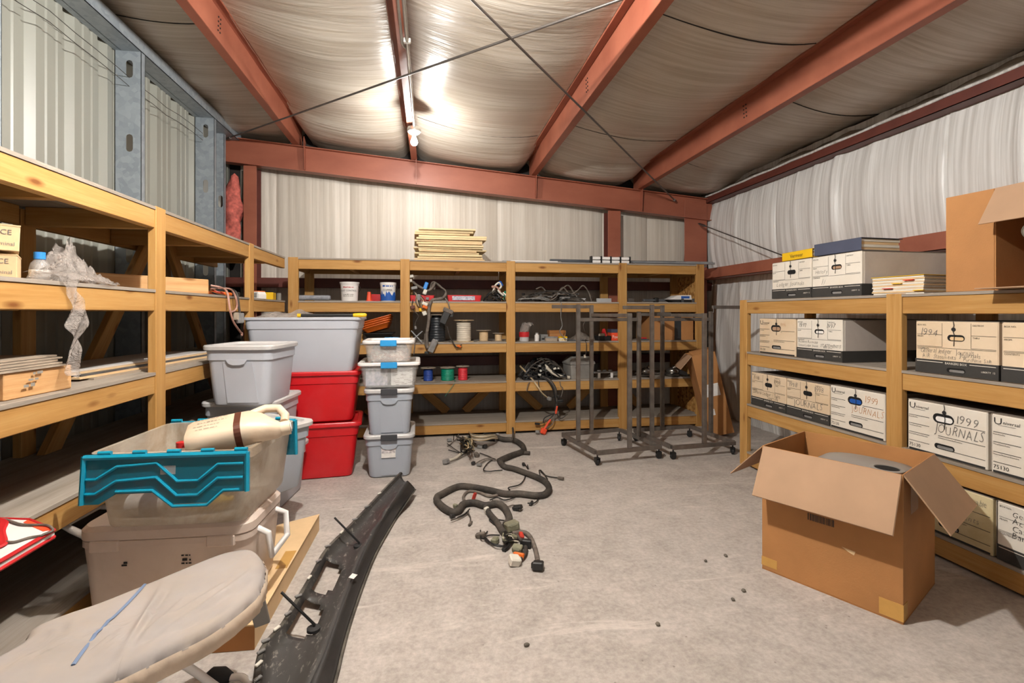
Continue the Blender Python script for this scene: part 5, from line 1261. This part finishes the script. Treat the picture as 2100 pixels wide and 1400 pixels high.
# hanging grey harness, second bay
random.seed(51)
def hz_(zx, zy, Y): p = onY(820 + zx / 7.78, 560 + zy / 7.78, Y); return p
base = Vector((X(870, 4.86), 4.86, T2)); t = thing('hanging_harness', 'grey wiring harness looped on the back shelf and hanging down in front', 'wiring harness', base)
def H(*pts): return spline([hz_(x, y, Y) - base for x, y, Y in pts], 5)
MB().tube(H((200, 130, 4.9), (270, 190, 4.9), (350, 235, 4.89), (440, 280, 4.88), (520, 230, 4.89), (560, 150, 4.9)), .013, 8).build('trunk', 'loom_grey', t, smooth=60)
for k in range(5): MB().tube(H((480 + k * 18, 260, 4.9), (505 + k * 15, 160 + k * 6, 4.9 + .01 * k), (560 + k * 12, 145 + k * 8, 4.9), (640 + k * 9, 215 + k * 6, 4.89), (720 + k * 3, 270 + k * 5, 4.88), (735 - k * 4, 340, 4.87), (690, 400 - k * 4, 4.85)), .0085, 6).build('loop', 'loom_grey', t, smooth=60)
MB().tube(H((690, 400, 4.86), (600, 415, 4.86), (520, 430, 4.84), (480, 490, 4.795), (462, 600, 4.785), (462, 750, 4.785), (432, 950, 4.785), (430, 1080, 4.785), (445, 1200, 4.785)), .0155, 8).build('trunk', 'loom_grey', t, smooth=60)
MB().tube(H((725, 400, 4.84), (770, 470, 4.79), (795, 560, 4.785)), .007, 6).build('branch_wire', 'loom_grey', t, smooth=60)
MB().tube(H((760, 850, 4.785), (785, 980, 4.785), (840, 1090, 4.785), (905, 1185, 4.785), (950, 1160, 4.785), (990, 1140, 4.785)), .006, 6).build('branch_wire', 'loom', t, smooth=60)
MB().tube(H((400, 960, 4.785), (395, 1080, 4.785), (430, 1200, 4.785), (470, 1160, 4.785)), .006, 6).build('branch_wire', 'loom_grey', t, smooth=60)
MB().tube(H((210, 420, 4.79), (195, 500, 4.785), (215, 590, 4.785), (295, 680, 4.785), (250, 780, 4.785), (245, 870, 4.785)), .005, 6).build('branch_wire', 'loom', t, smooth=60)
for k in range(7): MB().tube(H((230 + k * 20, 300 + k * 12, 4.86), (260 + k * 10, 360, 4.85), (250 + k * 25, 440, 4.80), (290 + k * 14, 520 + k * 8, 4.785)), .0042, 5).build('branch_wire', ['loom_grey', 'wire_tan', 'wire_black', 'loom'][k % 4], t, smooth=60)
MB().box(-.034, .034, -.016, .016, -.075, .075, b=.006).build('control_module', 'conn_black', t, hz_(725, 690, 4.775) - base, (0, R(24), 0)); MB().box(-.05, .05, -.02, .018, -.02, .02, b=.005).build('module_cap', 'loom_grey', t, hz_(770, 600, 4.775) - base, (0, R(24), 0))
for zx, zy, Y, s1, mt in ((185, 50, 4.9, (.04, .03, .03), 'conn_white'), (170, 118, 4.9, (.03, .03, .03), 'conn_white'), (230, 235, 4.88, (.06, .03, .03), 'conn_grey'), (415, 200, 4.87, (.035, .03, .07), 'blue_bright'), (400, 300, 4.86, (.035, .03, .05), 'conn_white'), (300, 395, 4.82, (.035, .03, .07), 'conn_grey'), (440, 405, 4.83, (.03, .025, .025), 'conn_grey'), (400, 490, 4.79, (.055, .03, .03), 'conn_white'), (400, 540, 4.79, (.05, .03, .03), 'orange'), (395, 640, 4.785, (.04, .03, .04), 'conn_white'), (325, 585, 4.785, (.022, .02, .03), 'yellow'), (205, 545, 4.785, (.045, .03, .035), 'brown'), (250, 870, 4.785, (.02, .02, .03), 'conn_grey'), (525, 1160, 4.78, (.055, .035, .13), 'conn_grey'), (430, 1270, 4.785, (.04, .03, .025), 'conn_black'), (830, 660, 4.78, (.03, .025, .05), 'conn_black'), (945, 1165, 4.785, (.04, .02, .02), 'orange')):
    conn(t, hz_(zx, zy, Y) - base, s1, mt, (0, rnd(-.4, .4) if s1[2] < .1 else .45, rnd(-.3, .3)))
# metal cross star on the spool shelf edge
base = hz_(265, 1010, 4.795); t = thing('lug_cross', 'small chrome cross shaped tool hanging at the shelf edge by the black spool', 'tool', base)
for a in (R(42), R(-48)): MB().tube([(-.075 * math.cos(a), 0, -.075 * math.sin(a)), (.075 * math.cos(a), 0, .075 * math.sin(a))], .007, 8).build('arm', 'alu', t, smooth=50)
MB().tube([(0, .008, 0), (-.015, .008, -.07), (-.025, .008, -.17)], .006, 6).build('shank', 'loom_grey', t)
# wire heap with coloured bits at the right of bay two, and the wire tangle in bay three
t = thing('wire_coil', 'black wire coil topped with pink and blue wires beside the red tray', 'wire coil', (X(1014, 4.93), 4.93, T2), 0)
wiremass(t, 0, 0, 0, .10, .08, .11, 22, ['wire_black', 'wire_black', 'loom'], .005, 61)
for q, mt in (([(-.02, -.05, .10), (.0, -.06, .16), (.04, -.06, .19), (.06, -.06, .15), (.03, -.07, .11), (.08, -.08, .06)], 'conn_white'), ([(.0, -.05, .12), (-.03, -.06, .15), (.02, -.07, .14), (.06, -.07, .08)], 'wire_pink'), ([(.03, -.05, .17), (.05, -.06, .20), (.075, -.06, .16)], 'blue_paint'), ([(.08, -.05, .09), (.11, -.07, .06), (.12, -.07, .02)], 'conn_white'), ([(.09, -.06, .02), (.10, -.05, .10), (.13, -.05, .05), (.14, -.06, .01)], 'spool_green')): MB().tube(spline(q, 5), .010, 6).build('coloured_wire', mt, t, smooth=60)
t = thing('wire_tangle', 'loose grey wire tangle spread along the back shelf in the third bay', 'wires', (X(1128, 4.95), 4.95, T2), 0)
wiremass(t, 0, 0, 0, .33, .10, .11, 34, ['wire_black', 'loom', 'loom_grey', 'wire_black', 'conn_grey'], .0055, 62)
for q in ([(-.3, -.05, .05), (-.2, -.05, .06), (-.05, -.06, .01), (.05, -.05, .05), (.12, -.05, .15), (.2, -.05, .08), (.28, -.05, .12), (.34, -.05, .17), (.4, -.05, .10), (.43, -.05, .01)], [(.0, -.05, .04), (.1, -.05, .12), (.18, -.05, .17), (.25, -.05, .08), (.31, -.05, .03)], [(-.16, -.05, .13), (-.1, -.05, .15), (-.05, -.05, .10)]): MB().tube(spline(q, 5), .0075, 6).build('loose_wire', 'loom_grey', t, smooth=60)
for k in range(16): conn(t, Vector((rnd(-.3, .34), rnd(-.08, .02), rnd(.02, .09))), (.03, .02, .02), random.choice(['conn_grey', 'conn_white', 'conn_black', 'conn_grey']))
MB().tube(spline([(.07, -.11, .0), (.075, -.16, -.02), (.07, -.165, -.15), (.085, -.165, -.24), (.06, -.16, -.30), (.11, -.15, -.36), (.14, -.14, -.385)], 5), .0045, 6).build('dangling_wire', 'conn_grey', t, smooth=60)
# tools and cartridge at the right
t = thing('caulk_gun', 'dark metal tool lying on the back shelf behind the right rack', 'tool', (X(1345, 4.92), 4.92, T2), R(4))
MB().box(-.15, .10, -.02, .02, .01, .035, b=.004).build('frame', 'alu_dark', t); MB().box(-.02, .02, -.03, .03, 0, .05, b=.005).build('grip', 'black', t); MB().tube([(.10, 0, .022), (.15, 0, .022)], .005, 6).build('rod', 'alu', t)
t = thing('white_cartridge', 'white and black plastic unit with blue label on the right back shelf', 'device', (X(1392, 4.92), 4.92, T2), R(5))
MB().prism([(-.17, .03), (-.12, .045), (-.05, .075), (.11, .078), (.115, .05), (.12, .03)], -.06, .06, 'y').build('shell', 'white_plastic', t); MB().prism([(-.17, .03), (.12, .03), (.11, .0), (-.08, .0)], -.058, .058, 'y').build('base', 'black', t); MB().box(-.01, .09, -.0615, -.06, .042, .066).build('label', 'blue_paint', t)
for xx in (.0, .13): MB().box(xx - .012, xx + .012, -.075, -.062, -.0, .04).build('clip_foot', 'alu_dark', t)
# level 3
def spool(label, px, Y, z, rc, rf, h, wire, fl='flange_card', tail=None):
    t = thing('wire_spool', label, 'spool', (X(px, Y), Y, z), 0, group='wire spools on the back shelf')
    MB().lathe([(rf, 0), (rf, .005), (0, .005)], 24).build('lower_flange', fl, t, smooth=30); MB().lathe([(rf, h - .005), (rf, h), (0, h)], 24).build('upper_flange', fl, t, smooth=30)
    n = 9; prof = [(rc * .8, .006)]
    for k in range(n): a0 = .006 + (h * .88 - .006) * k / n; b0 = .006 + (h * .88 - .006) * (k + 1) / n; prof += [(rc * .955, a0 + .0005), (rc, (a0 + b0) / 2 - .002), (rc, (a0 + b0) / 2 + .002), (rc * .955, b0 - .0005)]
    prof += [(rc * .55, h * .885), (rc * .5, h - .006)]
    MB().lathe(prof, 24).build('wound_wire', wire, t, smooth=60)
    MB().lathe([(.012, h), (.012, h + .001), (0, h + .001)], 12).build('hub_hole', 'hole', t)
    return t
spool('tall spool of black cable on the third level, behind the hanging harness', 895, 4.93, T3, .088, .098, .272, 'spool_black')
spool('tall spool of white cable on the third level, next to the black one', 951, 4.93, T3, .073, .103, .218, 'spool_white', 'spool_tan')
spool('medium tan wire spool right of the white cable spool', 992, 4.95, T3, .045, .075, .115, 'spool_tan')
spool('smallest tan wire spool at the post on the third level', 1022, 4.96, T3, .036, .058, .085, 'spool_tan')
spool('spool of blue wire on the fourth level', 878, 4.95, T4, .046, .075, .135, 'spool_blue')
sg_ = spool('spool of green wire on the fourth level between blue and red', 918, 4.95, T4, .066, .075, .135, 'spool_green')
MB().tube(spline([(.06, -.03, .02), (.07, -.10, .0), (.045, -.145, -.03), (.0, -.145, -.09), (-.03, -.145, -.13)], 5), .0025, 5).build('loose_end', 'spool_green', sg_)
spool('spool of red wire on the fourth level', 949, 4.95, T4, .048, .068, .145, 'spool_red')
t = thing('timber_block', 'stubby timber block on the third level beside the orange trays', 'timber', (X(737, 4.93), 4.93, T3), R(10)); timber('block', t, (0, 0, 0.001), (0, 0, .108), .085, .07, 'pine', up=(0, 1, 0))
t = thing('paint_tray', 'stack of orange paint trays on a black tray, third level', 'tray', (X(778, 4.95), 4.95, T3), 0)
MB().loft([ringz(.20, .24, .02, .05), ringz(.27, .30, .02, .088), ringz(.29, .32, .02, .09), ringz(.29, .32, .02, .096), ringz(.25, .28, .02, .094)]).build('black_tray', 'black', t, smooth=30)
for sg in (-1, 1):
    for s2 in (-1, 1): MB().prism([(sg * .10, .055), (sg * .125, .055), (sg * .14, 0), (sg * .12, 0)], s2 * .10 - .012, s2 * .10 + .012, 'y').build('tray_leg', 'black', t)
for k in range(4):
    o = MB().loft([ringz(.20, .20, .02, 0), ringz(.26, .27, .025, .042), ringz(.275, .285, .025, .045), ringz(.275, .285, .025, .050), ringz(.25, .26, .02, .046), ringz(.19, .19, .02, .004)]).build('orange_tray', 'orange', t, (-.01 + .004 * k, 0, .115 + k * .022), (R(-4), R(-16), 0), smooth=30)
t = thing('spice_tin', 'red topped tin with clear plastic wrap on the third level', 'tin', (X(1075, 4.92), 4.92, T3), 0)
MB().lathe([(.046, 0), (.048, .004), (.048, .045), (.0, .045)], 20).build('blue_base', 'tote_lid', t, smooth=30); MB().lathe([(.052, .045), (.053, .05), (.053, .09), (.05, .095), (0, .095)], 20).build('red_body', 'red_plastic', t, smooth=30)
MB().grid(lambda u, v: ((.045 + .03 * u) * math.cos(v * 6.28) * (1 - u * .4) + .05 * u, (.045 + .02 * u) * math.sin(v * 6.28), .096 + .085 * math.sin(u * 2.2) + .012 * math.sin(v * 40 + u * 12)), 8, 24).build('plastic_wrap', 'film', t, smooth=25)
def litbox(label, px, Y, w, d, h, mat, top=None, z=T3, lid=None, rz=0, txt=None, tmat='ink', cat='box', name='small_box'):
    t = thing(name, label, cat, (X(px, Y), Y, z), rz); MB().box(-w / 2, w / 2, -d / 2, d / 2, 0, h, b=.002).build('body', mat, t)
    MB().box(-w / 2 - .002, w / 2 + .002, -d / 2 - .002, d / 2 + .002, h * .72, h + .003, b=.001).build('lid', lid or mat, t)
    if txt: m = MB(); (text(m, txt, 0, h * .2, h * .42, y=-d / 2 - .0015, maxw=w * .8, align='c') if txt == 'Power' else greek(m, -w * .4, h * .2, w * .8, h * .3, -d / 2 - .0015)); m.build('lettering', tmat, t)
    return t
t = thing('glue_jar', 'small white jar on the third level among the small boxes', 'jar', (X(1101, 4.92), 4.92, T3), 0); MB().lathe([(.022, 0), (.024, .004), (.024, .06), (.014, .068), (.014, .08), (0, .08)], 14).build('body', 'white_plastic', t, smooth=40); MB().lathe([(.016, .08), (.016, .088), (0, .088)], 12).build('cap', 'conn_grey', t, smooth=40)
litbox('grey tin box between the white jar and the card box, third level', 1115, 4.95, .07, .07, .065, 'conn_grey', txt='OK')
litbox('clear case of small parts in front of the card box, third level', 1130, 4.88, .12, .06, .045, 'flange_card', lid='conn_grey')
litbox('brown card box with red front label, third level', 1141, 4.98, .17, .10, .105, 'card', lid='card_dark', txt='75', tmat='red_plastic')
litbox('small yellow and white box at the shelf edge, third level', 1154, 4.87, .08, .05, .045, 'label_white', lid='yellow', txt='SPARK', tmat='yellow')
t = thing('grey_pouch', 'slumped grey pouch on the third level behind the left rack upright', 'pouch', (X(1190, 4.95), 4.95, T3), 0)
MB().grid(lambda u, v: ((u - .5) * .26, (v - .5) * .16, .008 + .095 * math.sin(PI * u) ** 1.6 * math.sin(PI * v) ** .5 * (.7 + .3 * u) + .006 * math.sin(u * 23 + v * 7)), 18, 10).build('fabric', 'loom_grey', t, smooth=60); MB().box(-.16, .02, -.10, -.02, 0, .014).build('flat_base', 'alu_dark', t)
MB().tube(spline([(.03, -.06, .1), (.0, -.1, .16), (.02, -.1, .2), (.05, -.06, .22)], 5), .003, 5).build('cord', 'loom_grey', t); MB().tube(spline([(-.01, -.10, .01), (.015, -.145, -.01), (.015, -.15, -.10), (.005, -.15, -.14)], 5), .004, 5).build('dangling_cord', 'wire_black', t); conn(t, Vector((.0, -.15, -.15)), (.025, .015, .03), 'conn_white')
t = thing('parts_tray', 'black tray holding red plastic parts on the third level', 'tray', (X(1236, 4.92), 4.92, T3), 0)
MB().loft([ringz(.13, .12, .01, 0), ringz(.145, .135, .01, .05), ringz(.13, .12, .01, .05), ringz(.12, .11, .01, .01)]).build('body', 'black', t); MB().prism([(-.03, .03), (.05, .03), (.02, .125), (.0, .12)], -.01, .01, 'y').build('red_part', 'red_plastic', t); MB().box(-.05, .02, -.03, .0, .03, .075, b=.01).build('tan_part', 'flange_card', t)
litbox('orange box with dark blue front panel near the fourth post, third level', 1261, 4.93, .12, .12, .115, 'orange_red', lid='blue_binder', txt='Power', tmat='label_white')
t = thing('knife_tray', 'small dark tool with red handle lying on the third level', 'tool', (X(1318, 4.90), 4.90, T3), R(-8)); MB().box(-.06, .06, -.03, .03, 0, .014, b=.003).build('body', 'alu_dark', t); MB().tube([(-.055, 0, .022), (.04, 0, .022)], .008, 8).build('handle', 'red_plastic', t)
x0, x1 = X(1336, 4.88), X(1421, 4.88); t = thing('cardboard_box', 'brown carton with black tape stripe on the third level, right end', 'box', ((x0 + x1) / 2, 4.87, T3), 0); w = x1 - x0
MB().box(-w / 2, w / 2, 0, .40, 0, .255, b=.002).build('body', 'card', t); MB().box(w * .04, w * .20, -.0015, .402, .001, .2565).build('tape_stripe', 'tape_black', t)
for sg in (-1, 1): MB().box(-.15, 0, -.003, .0, 0, .002).build('flap_seam', 'card_dark', t, (sg * .07 + .07, .2, .2555))
# level 4: black cable heap, toolbox, lamps
base = Vector((X(1112, 4.97), 4.97, T4)); t = thing('cable_heap', 'heap of black cables with a thick harness hanging to the floor', 'wiring harness', base)
wiremass(t, 0, 0, 0, .22, .13, .21, 75, ['wire_black', 'wire_black', 'black', 'loom'], .0075, 71)
def zb(zx, zy, Y): return onY(820 + zx / 5, 700 + zy / 5, Y) - base
def H(*p): return spline([zb(*q) for q in p], 5)
MB().tube(H((1500, 230, 4.86), (1520, 280, 4.85), (1580, 330, 4.85), (1660, 360, 4.85), (1740, 370, 4.86)), .017, 8).build('pale_loom', 'wire_pale', t, smooth=60)
MB().tube(H((1230, 250, 4.86), (1290, 310, 4.85), (1360, 390, 4.84), (1420, 470, 4.79), (1460, 530, 4.785), (1520, 580, 4.785)), .009, 6).build('pale_loom', 'wire_tan', t, smooth=60)
for k in range(4): MB().tube(H((1440 + k * 10, 360, 4.85), (1520 + k * 8, 400, 4.80), (1570 + k * 9, 480, 4.785), (1590 + k * 5, 560, 4.785), (1608, 640, 4.785), (1605 - k * 4, 700, 4.785)), .009, 6).build('trunk', ['wire_black', 'loom', 'loom_grey', 'loom'][k], t, smooth=60)
MB().tube(H((1612, 660, 4.785), (1598, 740, 4.78)), .011, 8).build('orange_sleeve', 'orange_red', t); MB().tube(H((1545, 800, 4.775), (1510, 850, 4.77), (1475, 910, 4.76)), .011, 8).build('orange_sleeve', 'orange_red', t)
conn(t, zb(1472, 918, 4.755), (.055, .05, .055), 'orange_red', (0, .4, 0)); conn(t, zb(1410, 925, 4.76), (.04, .03, .03), 'conn_grey'); conn(t, zb(1410, 843, 4.785), (.05, .02, .02), 'conn_black')
for q in (((1600, 720, 4.78), (1540, 790, 4.775), (1480, 830, 4.78), (1410, 843, 4.785)), ((1600, 730, 4.78), (1650, 790, 4.78), (1720, 740, 4.79)), ((1590, 740, 4.78), (1560, 850, 4.77), (1420, 925, 4.76)), ((1420, 400, 4.81), (1430, 480, 4.785), (1470, 560, 4.785), (1540, 580, 4.785)), ((1330, 420, 4.81), (1310, 450, 4.785), (1300, 510, 4.785)), ((1640, 410, 4.81), (1650, 460, 4.785), (1670, 480, 4.785), (1655, 560, 4.785), (1600, 600, 4.785)), ((1590, 560, 4.785), (1540, 590, 4.78), (1510, 600, 4.78)), ((1600, 730, 4.78), (1490, 780, 4.78), (1470, 830, 4.78))): MB().tube(H(*q), .005, 5).build('branch_wire', random.choice(['wire_black', 'loom', 'loom_grey']), t, smooth=60)
for k in range(20): conn(t, Vector((rnd(-.18, .2), rnd(-.14, -.08), rnd(.02, .15))), (.03, .02, .02), random.choice(['conn_grey', 'conn_white', 'conn_black', 'conn_olive']))
for zx, zy in ((1530, 585), (1620, 560), (1640, 610)): conn(t, zb(zx, zy, 4.775), (.06, .03, .03), 'conn_grey' if zx < 1600 else 'conn_black')
t = thing('toolbox', 'grey plastic toolbox with sloped lid on the fourth level', 'toolbox', (X(1188, 4.95), 4.98, T4), R(8))
w, d = .27, .22
MB().loft([ringz(w * .92, d * .92, .012, 0), ringz(w, d, .015, .145)]).build('body', 'toolbox', t, smooth=30); MB().loft([ringz(w + .014, d + .014, .015, .147), ringz(w + .014, d + .014, .015, .165), ringz(w * .72, d * .6, .015, .225)]).build('lid', 'toolbox', t, smooth=30)
MB().tube(spline([(-.06, 0, .222), (-.05, 0, .235), (.05, 0, .235), (.06, 0, .222)], 4), .008, 8).build('handle', 'conn_black', t)
for xx in (-.08, .08): MB().box(xx - .015, xx + .015, -d / 2 - .014, -d / 2 - .004, .12, .165, b=.003).build('latch', 'conn_grey', t)
t = thing('mounting_bracket', 'white metal mounting bracket on two feet, fourth level', 'bracket', (X(1240, 4.90), 4.90, T4), R(2))
MB().box(-.12, .16, -.02, .02, .05, .068, b=.003).build('bar', 'alu', t)
for xx in (-.07, .07): MB().box(xx - .014, xx + .014, -.026, -.02, 0, .056, b=.002).build('foot', 'white_plastic', t); MB().box(xx - .014, xx + .014, -.02, .02, 0, .004).build('foot', 'white_plastic', t)
for xx in (-.06, .0, .06): MB().ball((xx, 0, .075), (.028, .018, .012), 8, 5).build('lump', 'alu', t, smooth=60)
for px, lab, k in ((1324, 'chrome headlamp shell lying on the fourth level, left one', 1), (1378, 'chrome headlamp shell on the fourth level, right one of two', -1)):
    t = thing('headlamp', lab, 'lamp part', (X(px, 4.93), 4.93, T4), R(20 * k), group='chrome headlamp shells')
    MB().lathe([(.05, .0), (.085, .012), (.088, .02), (.08, .028), (.06, .035), (.0, .04)], 22, Matrix.Scale(1.0, 4)).build('rim', 'silver', t, smooth=50)
    MB().ball((.01, 0, .052), (.07, .055, .045), 16, 9).build('shell', 'silver', t, smooth=60); MB().tube([(.02, -.01, .09), (.04, -.02, .105)], [.025, .016], 10).build('socket', 'silver', t, smooth=50)
    if k < 0: MB().prism([(.05, .03), (.17, .0), (.15, .045), (.07, .075)], -.01, .01, 'y').build('tab', 'alu_dark', t)
# bag and pole in the big grey tote
def fn(u, v):
    a = v * 2 * PI; rr = u ** .9; x = math.cos(a) * rr * .30; y = math.sin(a) * rr * .17
    return (x, y, .05 * (1 - rr ** 2) + .018 * math.sin(x * 31 + y * 9) * (1 - rr) + .012 * math.sin(x * 57 - y * 41))
t = thing('plastic_bag', 'wrinkled pale plastic bag filling the big grey tote', 'bag', (-1.0, 3.91, 1.155), 0)
MB().grid(fn, 14, 44).build('bag', 'film', t, smooth=40)
MB().loft([ringz(.52, .24, .04, -.36), ringz(.58, .30, .04, -.03), ringz(.54, .28, .05, .0)]).build('filling', 'fabric_white', t, smooth=40)
p0 = onY(610, 652, 3.70); p1 = onY(752, 649, 3.72); p0.z = 1.1835; p1.z = 1.186; t = thing('extension_pole', 'black pole with yellow grip lying across the big grey tote', 'pole', p0)
d = p1 - p0
MB().tube([d * 0, d * .82], .011, 8).build('shaft', 'black', t, smooth=50); MB().tube([d * .80, d * .83, d * .9, d * .98, d], [.012, .015, .016, .015, .008], 10).build('grip', 'yellow', t, smooth=50); MB().tube([d * 0, d * .05], .014, 8).build('collar', 'yellow', t, smooth=50)
